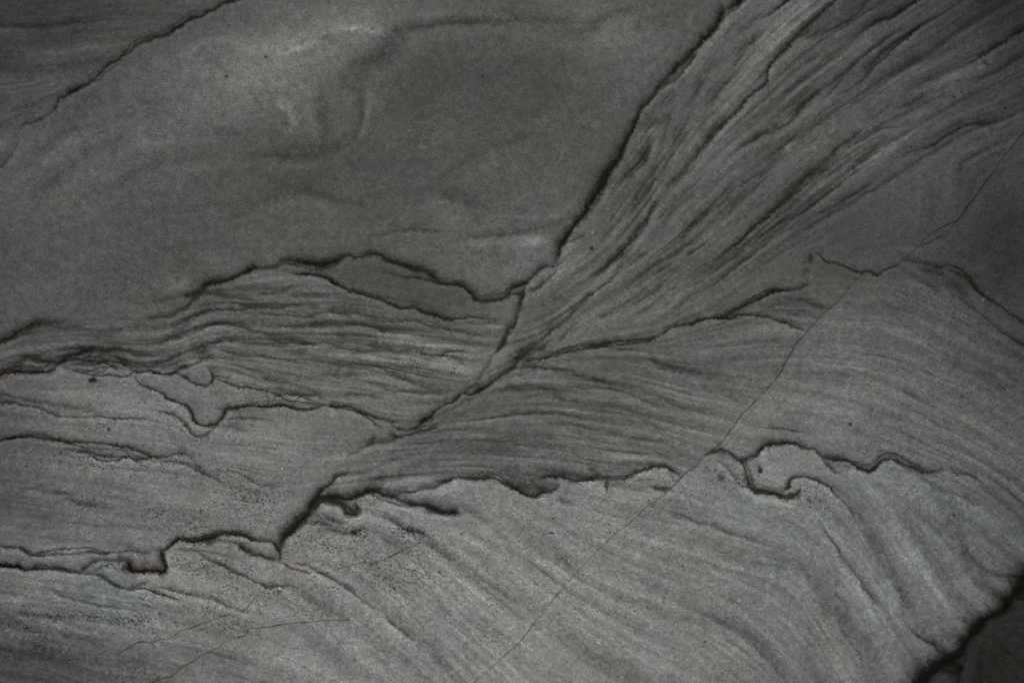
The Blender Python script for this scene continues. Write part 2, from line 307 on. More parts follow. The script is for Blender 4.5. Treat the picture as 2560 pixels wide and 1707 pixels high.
- B w=16 d=.15 | 13: 1400,1140 1600,1300 1750,1450 1900,1568
c3 H w=1.3 d=.32 rust=1 part=crack | 13: 740,520 860,490 980,460 1100,460 1230,410 1350,350 1500,280
c4 H w=1.6 d=.3 rust=1 part=crack | 13: 850,985 650,990 500,1010 300,1020 150,1045 0,1060 03: 2290,1070 2250,1120 2200,1140 2100,1170 2000,1240 1900,1295 1850,1310 1750,1380 1640,1440 1580,1500 1450,1535 1370,1580
- M w=5 d=.5 | 13: 0,635 60,660 110,690 200,670 290,665
- H w=1.4 d=.3 rust=1 | 13: 110,690 60,740 0,775 03: 2280,860 2220,910
- F w=7 d=.3 | 13: 600,30 640,50 760,95 860,100
- M w=9 d=.42 | 13: 460,95 560,100 650,120 700,160 800,190 860,190 960,160
- M w=6 d=.4 | 13: 1020,10 1100,30 1220,60 1300,110 1380,160 1480,180
- B w=12 d=.18 | 13: 1480,240 1560,270 1620,300 1750,400 1900,500 2050,620 2200,720
- K w=6 d=.4 | 13: 1560,0 1700,0 1780,5 1880,10
- B w=9 d=.22 | 13: 1960,0 2100,80 2200,160 2350,300
- B w=18 d=.14 | 13: 400,700 650,850 750,920 900,960
- B w=20 d=.12 | 13: 950,1050 1150,1220 1300,1330 1480,1500
- B w=10 d=.15 | 13: 1150,230 1250,300 1350,380
- B w=14 d=.12 | 13: 1100,520 1400,800 1450,950
- G w=12 d=-.08 | 13: 250,700 450,830 600,930
s25 M w=3.2 d=.5 part=seam | 03: -12,308 100,325 200,350 270,375 330,390 450,390 600,390 750,375 850,370 950,385 1050,375 1200,365 1340,380 1420,350 1490,345
- B w=10 d=.2 | 03: 1150,300 1250,350 1400,360
s26 K w=5 d=.72 hs=10 hd=.25 rust=.5 part=seam | 03: -12,488 150,500 230,530 300,515 420,515 520,520 600,540 700,550 800,565
s26b M w=4 d=.62 part=seam | 03: 800,565 920,585 1000,630 1070,675 1140,700 1210,710 1280,695 1350,700 1400,715 1450,740 1530,765 1600,790 1650,800
s27 M w=3.2 d=.4 part=seam | 03: 1400,690 1500,700 1600,720 1720,750 1850,790 2000,830 2100,870 2200,910 2350,925
s26c K w=5 d=.5 | 03: 740,550 800,500 880,450 980,440 1080,455
- K w=12 d=.6 | 03: 1060,450 1150,445 1170,490 1100,490
s26d K w=7 d=.7 rust=.6 part=seam | 03: 1180,470 1200,530 1260,550 1380,545 1505,548 1520,480 1490,420 1485,345
- M w=4 d=.45 | 03: 880,530 960,500 1030,475
s28 K w=5.5 d=.7 hs=11 hd=.25 part=seam | 03: 1485,345 1560,310 1640,250 1720,265 1800,270 1880,260 1960,240 2010,215 2100,205 2200,210 2260,220 2300,245 2355,262
- B w=10 d=.35 | 03: 1900,280 1990,240
- M w=3.2 d=.42 | 03: 1690,350 1780,360 1860,395 1950,450 2050,500 2150,545 2250,590 2350,640
- M w=4 d=.4 | 03: 2010,260 2100,265 2180,290
- F w=5 d=.28 | 03: 1210,700 1300,660 1350,640
- F w=6 d=.26 | 03: -12,730 150,755 300,780
- M w=4.5 d=.32 | 03: 480,715 580,760 680,800 800,830 920,855 1100,880
- F w=5 d=.15 | 03: 1340,860 1450,900 1480,930
c5 H w=1.4 d=.28 rust=1 part=crack | 03: 1090,1300 1180,1240 1290,1185 1380,1195 1480,1165 1560,1160 1650,1090 1750,1060 1850,1020 1920,1000 2000,970 2150,925
- F w=12 d=.16 | 03: 550,1110 750,1150 900,1200
- B w=16 d=.14 | 03: 300,1240 500,1290 700,1340 900,1380
- B w=12 d=.14 | 03: 400,940 700,960 1000,990
- B w=16 d=.1 | 03: 1100,1400 1300,1450
- M w=12 d=.4 | 03: -10,1040 30,1080
s29 K w=13 d=.85 hs=24 hd=.3 rust=.4 part=seam | 33: 1375,1580 1480,1470 1560,1400 1640,1345 1740,1320 1780,1260 1800,1190 1860,1130 1920,1060 1990,970 2050,935 2150,890 2210,800 2280,710 2365,635
- K w=9 d=.5 | 33: 1560,1410 1640,1450 1720,1470 1790,1390
- K w=14 d=.7 | 33: 1620,1310 1680,1380 1740,1380 
- K w=6 d=.4 | 33: 1740,1560 1780,1400 1830,1290 1840,1200
- K w=8 d=.5 | 33: 2360,780 2270,800 2200,850
- M w=9 d=.4 | 33: 1350,1120 1450,1190 1530,1230 1620,1320
- F w=9 d=.3 | 33: 1750,970 1850,1010 1880,1060
- M w=6 d=.5 | 33: 2120,585 2250,590 2360,602
- B w=16 d=.2 | 33: 1950,650 2050,730 2150,800
s30 M w=7 d=.38 | 33: 500,100 510,160 560,240 620,320 680,410 740,500 800,580 860,680 930,760 1000,880
- G w=12 d=-.15 | 33: 540,130 600,200
- B w=14 d=.2 | 33: 560,520 640,680 700,880 730,1000 800,1090 900,1250
- G w=10 d=-.08 | 33: 850,780 930,900 1000,1000
- B w=16 d=.16 | 33: 880,160 1000,400 1150,600 1230,820 1250,900 1350,1100
- B w=20 d=.14 | 33: 1250,100 1500,450 1650,680 1800,900 1870,1020
- B w=20 d=.14 | 33: 1600,20 1750,170 1800,400 1950,560 2100,580
- B w=18 d=.12 | 33: 0,380 250,480 450,680 550,900
- B w=16 d=.12 | 33: 380,1380 500,1560
- B w=14 d=.1 | 33: 900,1150 1000,1350
- M w=8 d=.3 | 23: 1430,0 1550,40 1680,100 1800,120 1900,160 2000,200 2100,230 2250,270
- B w=20 d=.18 | 23: 720,470 900,530 1150,650 1400,750 1650,850 1850,950 2000,1030 2200,1150 2350,1320 33: 100,1500
- M w=8 d=.15 | 23: 1850,980 2000,1060 2200,1180 2350,1330
- B w=26 d=.18 | 23: 400,1050 600,1200 700,1330 900,1450 1100,1560
- B w=10 d=.1 | 23: 1250,850 1450,960 1600,980
- B w=14 d=.16 | 23: 100,220 250,380 450,480 550,540
- G w=14 d=-.06 | 23: 0,330 200,430 450,620
- B w=14 d=.12 | 23: 1400,200 1600,250 1800,300 2000,420
s32 K w=5.5 d=.5 hs=12 hd=.15 | 30: 620,-15 520,90 420,190 310,290 200,410 100,520 0,640 20: 2350,750 2250,830 2150,920 2070,1020 1980,1110 1880,1200 1770,1330 1680,1430 1600,1530 21: 1560,40 1450,120
- G w=26 d=-.15 | 30: 480,0 300,150 130,300 -20,460 20: 2220,600 2080,780 1930,950 1780,1120 1680,1260
- M w=5 d=.35 | 20: 2350,240 2250,340 2200,390 2110,460 2080,530
- M w=11 d=.28 | 20: 2350,130 2250,170 2150,270 2050,330
- K w=4 d=.5 hs=9 | 30: 200,-15 120,60 60,90 0,140 20: 2300,180
- M w=6 d=.33 | 20: 1970,750 1900,840 1850,930 1790,1000
- M w=9 d=.28 | 20: 1600,1130 1540,1230 1500,1320
- M w=10 d=.42 | 20: 1250,1300 1260,1350 1220,1420 1160,1500 1080,1568
- B w=16 d=.25 | 20: 1420,1070 1350,1110 1240,1170
- M w=6 d=.28 | 20: 2350,1210 2250,1260 2150,1340
- F w=9 d=.2 | 20: 1500,880 1400,990
- F w=9 d=.2 | 20: 1950,500 1750,700 1650,850
- F w=7 | 21: 1100,0 1000,60 950,130
- M w=10 d=.42 | 21: 1320,0 1290,90 1240,170 1200,240 1130,340
- F w=9 d=.3 | 21: 1620,0 1500,70 1430,140
- M w=6 d=.5 | 21: 1290,350 1230,450 1180,520 1130,600 1080,650 1010,730 950,790 
- M w=10 d=.28 | 21: 950,790 860,880 740,940
- M w=9 d=.25 | 21: 1100,700 1000,850 950,950
s33 K w=3.8 d=.5 hs=9 hd=.12 | 21: 990,920 930,980 850,1050 760,1110 690,1170 620,1250 560,1310 500,1370 400,1440 250,1568
- M w=7 d=.3 | 21: 2350,-10 2200,60 2100,130 2050,170 1950,280 1850,340 1780,410
- K w=5.5 d=.45 | 30: 450,1568 600,1400 21: 2350,420 2250,490 2180,570 2100,640 2020,690 1950,760 1880,820 1800,860
- F | 21: 1780,400 1700,470 1580,580
- M w=5 d=.3 | 21: 2350,560 2200,640 2100,740 1950,860 1850,920 1760,1000
- M w=4 d=.38 | 21: 600,1390 520,1470 440,1560
- F w=6 d=.32 | 21: 1750,680 1700,720 1640,770
- F w=8 d=.3 | 21: 1400,900 1250,960 1150,1050
- F w=9 d=.35 | 21: 1200,780 1100,840 1000,890
- F w=7 d=.22 | 21: 1450,950 1380,1040 1300,1120 1150,1200
- F w=6 d=.25 | 21: 900,1310 800,1340
- F w=9 d=.2 | 21: 600,1020 480,1120 350,1200
- F w=8 d=.2 | 21: 1650,200 1500,330 1400,450
- F w=8 d=.2 | 21: 850,100 800,250 700,420
- F w=8 d=.2 | 21: 950,400 900,500 850,600
- B w=22 d=.12 | 21: 2300,850 2100,1050 1900,1200
- M w=6 d=.25 | 30: 1060,0 960,60 860,150
- M w=6 d=.38 | 30: 1370,-10 1250,60 1180,130 1050,190 950,240 860,300 780,380
- M w=10 d=.28 | 30: 720,210 600,270 500,300 400,340 300,320
- K w=5 d=.42 hs=9 hd=.1 | 30: 1550,150 1450,200 1350,280 1250,370 1150,440 1080,520 1000,590 930,660 870,730 790,790 700,850 620,900
- M w=5 d=.38 | 30: 800,600 720,690 650,770 580,850
- M w=7 d=.28 | 30: 1250,290 1100,360 1000,430 930,480
- M w=8 d=.38 | 30: 430,870 350,950 280,1000
- M w=10 d=.25 | 30: 550,500 450,540 380,580
s34 K w=4.5 d=.55 hs=12 hd=.2 | 30: 2365,262 2230,330 2150,400 2070,440 1970,500 1890,560 1800,600 1720,640
- M w=8 d=.28 | 30: 1720,640 1600,680 1450,750 1350,800
- M w=6 d=.28 | 30: 1450,870 1350,930 1250,980
- M w=6 d=.28 | 30: 1120,970 1030,1040 950,1080
- M w=6 d=.42 | 30: 860,1200 780,1260 720,1300 640,1350
- M w=7 d=.25 | 30: 2000,1130 1880,1140 1750,1180 1620,1260 1520,1330 1400,1370 1300,1400
- F w=7 | 30: 0,1220 80,1150
- K w=6 d=.5 hs=5 | 30: 1995,545 1995,590 2030,600
- G w=16 d=-.1 | 30: 1350,700 1200,820 1000,950 800,1060 600,1200
- G w=14 d=-.08 | 30: 1500,1050 1250,1180 1000,1300
- G w=16 d=-.1 | 30: 1300,1250 1100,1350 850,1470 700,1568
- G w=20 d=-.14 | 30: 2350,430 2150,520 2050,600
- F w=7 d=.3 | 30: 0,1520 100,1410 200,1290
- F w=8 d=.22 | 30: 1050,1300 950,1400 800,1530
- F w=10 d=.2 | 30: 1600,500 1400,560 1200,650
- M w=9 d=.32 | 31: 1100,0 950,110 850,180 720,260 600,330 450,400
- M w=6 d=.28 | 31: 620,-10 480,70 380,160 200,330 50,450
- M w=10 d=.32 | 31: 450,10 330,80 200,180 130,260
- M w=5 d=.4 | 31: 170,440 80,490 0,550 21: 2250,640
- G w=6 d=-.14 | 31: 420,40 300,170 150,320 0,480
- G w=10 d=-.1 | 31: 880,50 650,200 450,330
- F w=9 d=.15 | 10: 2340,180 2250,210 2100,200 1850,200 1650,230 1450,245
- B w=16 d=.14 | 10: 100,1420 350,1450 500,1430 700,1370 900,1330 1000,1250
- B w=24 d=.1 | 10: 1350,350 1150,520 1000,640 900,760
- B w=18 d=.1 | 10: 620,900 600,1050 650,1200
- B w=10 d=.1 | 10: 1000,900 1000,1050 930,1200
- G w=9 d=-.08 | 10: 1080,940 1040,1080 960,1200
- G w=12 d=-.1 | 10: 300,470 450,420 560,320
- G w=16 d=-.08 | 10: 750,300 900,280 1150,300
- B w=16 d=.12 | 20: 1000,100 850,170 700,250 500,300 300,250
- F w=6 d=.2 | 11: 1200,580 1350,545 1500,545 1650,555
- F w=8 d=.14 | 11: 1850,600 2100,590 2300,590 21: 100,560 400,500
- G w=12 d=-.08 | 21: 60,700 250,660 380,700
- B w=14 d=.12 | 11: 1700,200 1900,250 2000,300
- F w=14 d=.15 | 00: 0,210 250,235 500,240 700,210 850,170 1000,140 1200,130 1450,150 1700,170
- G w=14 d=-.1 | 00: 0,290 300,320 500,300 700,260 900,210 1200,230 1500,230
- B w=16 d=.08 | 00: 300,390 800,390 1100,370 1400,330
- B w=16 d=.08 | 00: 0,620 300,640 600,600 900,570
- B w=14 d=.1 | 00: 800,1000 620,1150 500,1300 350,1450
- G w=14 d=-.05 | 00: 900,1150 700,1300 500,1450
- B w=14 d=.1 | 10: 600,-10 760,60
- B w=18 d=.12 | Q11: 720,880 900,950 1100,1010 1300,1030 1400,1130 1500,1300 1600,1450 1650,1568
- G w=13 d=-.07 | Q11: 420,1065 600,1140 800,1210 950,1270 1050,1360 1180,1450
- G w=16 d=-.06 | Q11: 50,960 150,1040 230,1130
- B w=11 d=.14 | Q11: 60,840 180,930 270,1040
- G w=10 d=-.07 | Q11: 0,770 60,830 150,900
- B w=14 d=.16 | Q11: 1500,700 1600,830 1650,900 1750,1100 1850,1280
- B w=16 d=.16 | Q11: 1850,780 2000,900 2100,1030 2200,1130
- B w=14 d=.14 | Q11: 1980,760 2150,870 2280,1000
- B w=14 d=.18 | Q11: 2050,600 2150,660 2250,740 2370,870
- G w=12 d=-.08 | Q11: 1450,860 1550,1000 1700,1180
- G w=16 d=-.06 | Q11: 1700,800 1800,950 1900,1080 2000,1250
- B w=12 d=.15 | Q11: 1500,1250 1560,1400 1650,1500
- B w=12 d=.12 | Q11: 1380,1150 1450,1300
- B w=14 d=.1 | Q00: 0,700 100,620 180,560
- B w=16 d=.1 | Q00: 150,900 330,760 420,700 480,680
- G w=12 d=-.06 | Q00: 0,920 150,820 300,700 400,650
- B w=10 d=.09 | Q00: 950,610 1050,610 1180,585
- B w=10 d=.1 | Q00: 1300,715 1450,725 1600,700
- G w=9 d=-.06 | Q00: 1700,520 1670,620 1600,700
- G w=14 d=-.07 | Q00: 860,250 1000,180 1200,200
- B w=22 d=.1 | Q00: 1860,140 1780,230 1700,300 1620,360
- G w=14 d=-.08 | Q00: 1530,130 1640,125 1740,150
- G w=8 d=-.08 | Q00: 1280,260 1330,235 1440,190
- G w=10 d=-.05 | Q00: 1290,480 1320,520 1340,560
- F w=9 d=.1 | Q00: 1400,880 1530,910
- G w=12 d=-.09 | Q00: 790,1325 880,1315
- G w=16 d=-.05 | Q00: 600,640 700,610
- G w=16 d=-.05 | Q00: 440,810 560,790
- K w=4 d=.42 hs=9 hd=.12 | Q10: 1285,-8 1200,55 1140,90 1090,110
- M w=5 d=.35 | Q10: 1190,120 1100,200 1060,250
- M w=5 d=.36 | Q10: 1640,-5 1590,60 1500,120 1420,190 1330,260
- M w=5 d=.3 | Q10: 1730,-5 1620,60 1530,110 1450,150 1390,210
- K w=4 d=.42 hs=9 hd=.12 | Q10: 1880,-8 1800,40 1740,85 1670,100 1590,160 1500,200
- M w=5 d=.32 | Q10: 1990,60 1900,110 1800,170 1720,230 1650,300
- M w=5 d=.3 | Q10: 1440,290 1330,370 1250,430
- M w=6 d=.36 | Q10: 1380,440 1320,500 1290,540 1230,590 1150,620 1080,660
- M w=5 d=.3 | Q10: 1760,585 1680,600 1590,650 1500,700
- M w=5 d=.32 | Q10: 2180,570 2080,580 1990,630 1900,680 1830,720
- M w=8 d=.34 | Q10: 1950,690 1830,760 1700,850 1560,930 1440,1000 1340,1050
- M w=6 d=.32 | Q10: 1580,790 1480,860 1380,940 1280,1010 1180,1090
- K w=4 d=.42 hs=10 hd=.14 | Q10: 1480,760 1400,800 1330,860 1260,920 1180,980 1100,1050 1020,1130 960,1170
- M w=5 d=.28 | Q10: 1290,1040 1200,1090 1100,1170 1020,1230 950,1280
- M w=4.5 d=.3 | Q10: 980,880 900,960 830,1030 770,1080
- M w=5 d=.26 | Q10: 1150,830 1060,920 1000,970
- M w=10 d=.25 | Q10: 800,620 740,700 700,790
- M w=6 d=.42 | Q10: 640,680 615,730 560,790 530,820
- M w=6 d=.4 | Q10: 640,970 600,1060 540,1120 490,1180 430,1230
- M w=5 d=.3 | Q10: 1000,540 940,610 880,690 800,770
- M w=5 d=.25 | Q10: 850,1090 760,1160 690,1200 600,1260
- M w=6 d=.22 | Q10: 950,1190 850,1250 740,1320 640,1400
- M w=5 d=.25 | Q10: 320,1380 240,1440 160,1500
- M w=7 d=.25 | Q10: 900,330 850,420 800,500
- M w=7 d=.24 | Q10: 760,480 720,560 690,640
- M w=6 d=.24 | Q10: 1600,440 1500,500 1400,580 1280,650
- M w=6 d=.26 | Q10: 2050,130 1950,220 1850,280 1700,370
- M w=7 d=.22 | Q10: 2350,260 2200,340 2050,400 1900,480 1750,560
- G w=7 d=-.1 | Q10: 1500,760 1400,830 1290,920 1180,1020
- G w=7 d=-.09 | Q10: 1300,930 1180,1030 1080,1110
- G w=12 d=-.1 | Q10: 1800,640 1700,700 1500,830 1400,900
- G w=9 d=-.09 | Q10: 1230,640 1100,690 1000,760
- G w=9 d=-.09 | Q10: 1520,490 1400,600 1250,700
- G w=10 d=-.08 | Q10: 900,1290 800,1350 700,1420
- G w=9 d=-.09 | Q10: 590,850 540,960 430,1100
- G w=9 d=-.08 | Q10: 700,500 640,600 600,640
- G w=10 d=-.1 | Q10: 850,640 760,760 680,870 620,960
- M w=5 d=.26 | Q01: 1000,25 1090,60 1200,70 1400,100
- M w=7 d=.18 | Q01: 1030,90 1150,130 1300,180 1450,230
- M w=7 d=.2 | Q01: 1700,130 1850,180 2000,230
- M w=7 d=.18 | Q01: 1090,135 1250,205 1400,245
- G w=8 d=-.08 | Q01: 1130,80 1280,135
- G w=14 d=-.1 | Q01: 1980,120 2140,165
- B w=12 d=.13 | Q01: 1780,810 1900,880 2050,990 2200,1120 2350,1250
- G w=12 d=-.09 | Q01: 2150,800 2250,870 2360,950
- B w=14 d=.12 | Q01: 1700,1150 1850,1290 2000,1430 2100,1567
- G w=14 d=-.06 | Q01: 1900,1050 2050,1180 2200,1330
- B w=18 d=.12 | Q01: 1350,1150 1450,1200 1480,1270
- B w=18 d=.12 | Q01: 1550,1280 1700,1400 1800,1500
- B w=9 d=.2 | Q01: 0,1240 150,1250 300,1290
- B w=10 d=.22 | Q01: 0,1295 100,1320 200,1350 330,1370
- B w=18 d=.16 | Q01: 0,1400 150,1430 300,1480 450,1540
- B w=11 d=.1 | Q01: 400,1320 550,1380 700,1440
- G w=14 d=-.06 | Q01: 0,1190 250,1180 400,1230
- B w=26 d=.08 | Q01: 0,760 200,800 400,830 700,860
- K w=11 d=.5 | Q01: 1440,735 1500,720 1560,735 1600,765 1640,790
- K w=12 d=.42 | Q01: 1290,905 1360,850 1420,800 1470,750
- G w=9 d=-.12 | Q01: 1490,780 1530,755 1560,790
- G w=10 d=-.08 | Q01: 1300,920 1350,900 1420,870
- M w=5 d=.2 | Q00: 0,120 200,130 380,105 450,95
- B w=16 d=.08 | Q00: 100,160 300,160 500,150
- M w=6 d=.2 | Q00: 0,1567 100,1530 200,1500 420,1490
- M w=3.5 d=.45 | 02: 0,300 100,240 200,220 330,230 450,215 540,190
- M w=3 d=.45 | 02: 620,230 720,200 830,215 950,200 1060,230 1160,270
- M w=3 d=.4 | 02: 640,140 740,120 850,100 950,110 1050,140 1120,190
- M w=3 d=.35 | 02: 100,250 240,190 360,200 480,200
- M w=3.5 d=.4 | 02: 900,290 980,250 1060,215
- G w=5 d=-.1 | Q00: 1290,480 1330,530 1345,570 1310,620
- G w=7 d=-.08 | Q00: 1440,590 1450,690 1380,760 1280,790
- B w=11 d=.09 | Q00: 1480,430 1495,560 1475,690
- G w=6 d=-.08 | Q00: 1700,490 1680,580 1640,650 1560,700
- B w=8 d=.1 | Q00: 1655,440 1662,560 1635,620
- G w=7 d=-.07 | Q00: 560,700 700,660 850,640
- B w=9 d=.09 | Q00: 500,870 650,780 800,730 900,730
- G w=7 d=-.07 | Q00: 200,830 330,720 420,660
- B w=7 d=.11 | Q00: 1850,125 1980,112 2200,95 2350,100
- G w=6 d=-.06 | Q00: 1880,90 2000,70 2200,60 2350,70
- G w=5 d=-.09 | Q00: 2140,1060 2250,1042 2350,1040
- B w=6 d=.11 | Q00: 2080,1105 2200,1085 2360,1078
- G w=6 d=-.08 | Q00: 2120,1130 2250,1115 2370,1140
- B w=7 d=.09 | Q00: 2050,1150 2180,1160 2330,1190
- G w=6 d=-.07 | Q00: 1950,960 2050,935 2080,1000
- B w=8 d=.11 | Q00: 2370,640 2200,700 2060,800 1980,870
- G w=10 d=-.07 | Q00: 2370,710 2250,750 2150,840
- B w=8 d=.09 | Q00: 2060,900 2150,960 2200,1040
- B w=9 d=.09 | Q00: 1200,920 1400,880 1560,930 1700,900
- G w=8 d=-.06 | Q00: 1180,1000 1350,940 1500,950
- G w=8 d=-.09 | Q00: 780,1330 950,1310
- G w=7 d=-.06 | Q00: 100,700 250,600 400,560
- B w=8 d=.08 | Q00: 260,640 400,580 520,560
- G w=9 d=-.08 | Q00: 840,250 900,220 1010,190 1150,200
- B w=7 d=.09 | Q00: 1380,190 1440,170 1520,190
- G w=6 d=-.1 | Q00: 1440,190 1500,150 1620,125 1740,135
- B w=8 d=.09 | Q00: 1790,150 1770,210 1700,270 1630,300
- B w=8 d=.07 | Q00: 860,290 1000,300 1080,350
- G w=7 d=-.06 | Q00: 1260,360 1300,420 1290,480
- B w=8 d=.08 | Q00: 1150,430 1250,560 1180,620
- G w=6 d=-.07 | Q10: 380,190 450,170 560,200
- B w=9 d=.1 | Q10: 0,80 200,95 350,100 450,70
- G w=6 d=-.07 | Q10: 0,990 100,1010 240,980 260,960
- B w=6 d=.08 | Q10: 0,1050 100,1070 210,1060
- G w=10 d=-.08 | Q10: 100,1110 180,1105
- G w=6 d=-.06 | Q10: 2010,780 2040,860 2030,960 1960,1040
- B w=9 d=.07 | Q10: 1900,850 1940,930 1900,1010
- G w=6 d=-.05 | Q10: 1800,930 1850,1000 1820,1080
"""

# ---------------------------------------------------------------- reading the survey of the veins
rng = np.random.default_rng(11)
DEF = {  # core width, core depth, halo width, halo depth, jitter
    'K': dict(w=4.5, d=.65, hs=12., hd=.22, j=1.6), 'M': dict(w=4.0, d=.42, hs=9., hd=.08, j=1.8),
    'F': dict(w=6.5, d=.26, hs=1., hd=0., j=1.6), 'B': dict(w=16., d=.16, hs=1., hd=0., j=4.),
    'G': dict(w=14., d=-.1, hs=1., hd=0., j=4.), 'H': dict(w=1.6, d=.42, hs=1., hd=0., j=.45)}
TX, TY, TS = (0, 640, 1280, 1920), (0, 427, 854, 1280), 640.0 / 2350.0

def parse(line):
    head, body = line.split('|')
    h = head.split()
    sid, kind = h[0], h[1]
    o = dict(DEF[kind]); o.update(kind=kind, id=sid, part=None, rust=0., hsd='u')
    for t in h[2:]:
        k, v = t.split('=')
        o[k] = v if k in ('part', 'hsd') else float(v)
    pts, ox, oy, sc = [], 0., 0., TS
    for t in body.split():
        if t[0] == 'Q':
            ox, oy, sc = 1280. * int(t[1]), 853. * int(t[2]), 1280 / 2350.
        elif t.endswith(':'):
            ox, oy, sc = TX[int(t[0])], TY[int(t[1])], TS
        else:
            a, b = t.split(',')
            pts.append((ox + float(a) * sc, oy + float(b) * sc))
    o['pts'] = np.array(pts)
    return o

def smooth_path(p, step=5.0):
    q = np.vstack([2 * p[0] - p[1], p, 2 * p[-1] - p[-2]])
    out = []
    for i in range(1, len(q) - 2):
        n = max(1, int(np.hypot(*(q[i + 1] - q[i])) / step))
        t = np.arange(n)[:, None] / n
        a, b, c, d = q[i - 1], q[i], q[i + 1], q[i + 2]
        out.append(.5 * (2 * b + (c - a) * t + (2 * a - 5 * b + 4 * c - d) * t**2 + (3 * b - a - 3 * c + d) * t**3))
    out.append(p[-1:])
    return np.vstack(out)

def wobble(n, step, scales, amps):
    s = np.arange(n) * step
    v = np.zeros(n)
    for L, A in zip(scales, amps):
        m = int(s[-1] / L) + 4
        k = rng.normal(size=m)
        x = s / L
        i = x.astype(int); f = x - i; f = f * f * (3 - 2 * f)
        v += A * (k[i] * (1 - f) + k[i + 1] * f)
    return v

def finish(o):
    p = o['pts']
    if p[-1, 0] < p[0, 0]:
        p = p[::-1].copy(); o['rev'] = True
    ext = []
    for e, nb in ((0, 1), (-1, -2)):      # a line that leaves the sheet runs on to the slab's edge
        x, y = p[e]
        out = x < 6 or x > WU - 6 or y < 6 or y > HU - 6
        if out:
            dv = p[e] - p[nb]; dv /= np.hypot(*dv)
            pp = [p[e] + dv * L for L in (160, 330, 520, 740)]
            pp = np.array(pp) + np.outer([1, 2, 3, 4], [-dv[1], dv[0]]) * rng.normal() * 10 * (o['kind'] != 'H')
            ext.append(pp)
        else:
            ext.append(None)
    o['open'] = [ext[0] is not None, ext[1] is not None]
    if ext[0] is not None: p = np.vstack([ext[0][::-1], p])
    if ext[1] is not None: p = np.vstack([p, ext[1]])
    s = smooth_path(p)
    tg = np.gradient(s, axis=0); tg /= np.maximum(np.hypot(tg[:, 0], tg[:, 1])[:, None], 1e-6)
    nrm = np.stack([tg[:, 1], -tg[:, 0]], 1)
    j = o['j']
    s = s + nrm * wobble(len(s), 5., (9., 22., 60.), (j * .45, j * .6, j * .5))[:, None]
    o['path'] = s
    return o

S = [finish(parse(l)) for l in STROKES.strip().splitlines() if l.strip() and l[0] != '#']
SID = {o['id']: o for o in S if o['id'] != '-'}

def profile(o):
    n = len(o['path'])
    prof = 1 + wobble(n, 5., (20., 70.), (.16, .16))
    if o.get('long'): pass
    taper = {'K': max(3, int(n * .14)), 'H': max(2, int(n * .1))}.get(o['kind'], max(3, int(n * (.42 if o.get('long') else .22))))
    ramp = np.sin(np.linspace(.08, 1, taper) * np.pi / 2) if o['kind'] in 'KH' else np.sin(np.linspace(.04, 1, taper) * np.pi / 2) ** 1.3
    ramp_t = min(n, taper)
    a = np.ones(n)
    if not o['open'][0]: a[:ramp_t] = np.minimum(a[:ramp_t], ramp[:ramp_t])
    if not o['open'][1]: a[-ramp_t:] = np.minimum(a[-ramp_t:], ramp[:ramp_t][::-1])
    if o['part'] == 'seam': a = np.sqrt(a)
    o['amp'] = np.clip(prof, .5, 1.5) * a
    o['wid'] = np.clip(1 + wobble(n, 5., (15., 45., 120.), (.2, .24, .2)), .45, 1.8) * (.55 + .45 * a)
    if o['kind'] == 'H':
        o['wid'] = np.clip(1 + wobble(n, 5., (25., 90.), (.14, .2)), .7, 1.5); o['amp'] = np.clip(o['amp'], .6, 1.2)
        if o.get('fade'): o['amp'] = o['amp'] * np.linspace(.5, 1., n)
    return o

# ---------------------------------------------------------------- sampling lattice of the slab face
MX, MY = 640.0, 660.0
def axis(n, m):
    k = int(m / 8)
    return np.concatenate([np.linspace(-m, 0, k + 1)[:-1], np.arange(0, n, 2.0), np.linspace(n, n + m, k + 1)])
xs, ys = axis(WU, MX), axis(HU, MY)
NX, NY = len(xs), len(ys)
US = 3.0
ux = np.arange(-MX, WU + MX + US, US); uy = np.arange(-MY, HU + MY + US, US)
UN, UM = len(ux), len(uy)

def cloud(beta, lo=0., hi=1e9, shape=(UM, UN), seed=0):
    r = np.random.default_rng(seed)
    f = np.fft.rfft2(r.normal(size=shape))
    ky = np.fft.fftfreq(shape[0], US)[:, None]; kx = np.fft.rfftfreq(shape[1], US)[None, :]
    k = np.hypot(kx, ky); k[0, 0] = 1e9
    lam = 1 / k
    f *= k ** (-beta) * (1 / (1 + (lo / lam) ** 4)) ** -0 * np.exp(-(lo / lam) ** 2) * np.exp(-(lam / hi) ** 2)
    v = np.fft.irfft2(f, s=shape)
    return v / v.std()

def blur(v, sig):                       # gaussian blur on the uniform grid, sigma in sheet units
    ky = np.fft.fftfreq(v.shape[0], US)[:, None]; kx = np.fft.rfftfreq(v.shape[1], US)[None, :]
    g = np.exp(-2 * (np.pi * sig) ** 2 * (kx ** 2 + ky ** 2))
    return np.fft.irfft2(np.fft.rfft2(v) * g, s=v.shape)

def take(v, X, Y):                      # bilinear lookup of a uniform-grid field
    fx = np.clip((X + MX) / US, 0, UN - 1.001); fy = np.clip((Y + MY) / US, 0, UM - 1.001)
    i = fx.astype(np.int32); j = fy.astype(np.int32); a = fx - i; b = fy - j
    return (v[j, i] * (1 - a) + v[j, i + 1] * a) * (1 - b) + (v[j + 1, i] * (1 - a) + v[j + 1, i + 1] * a) * b

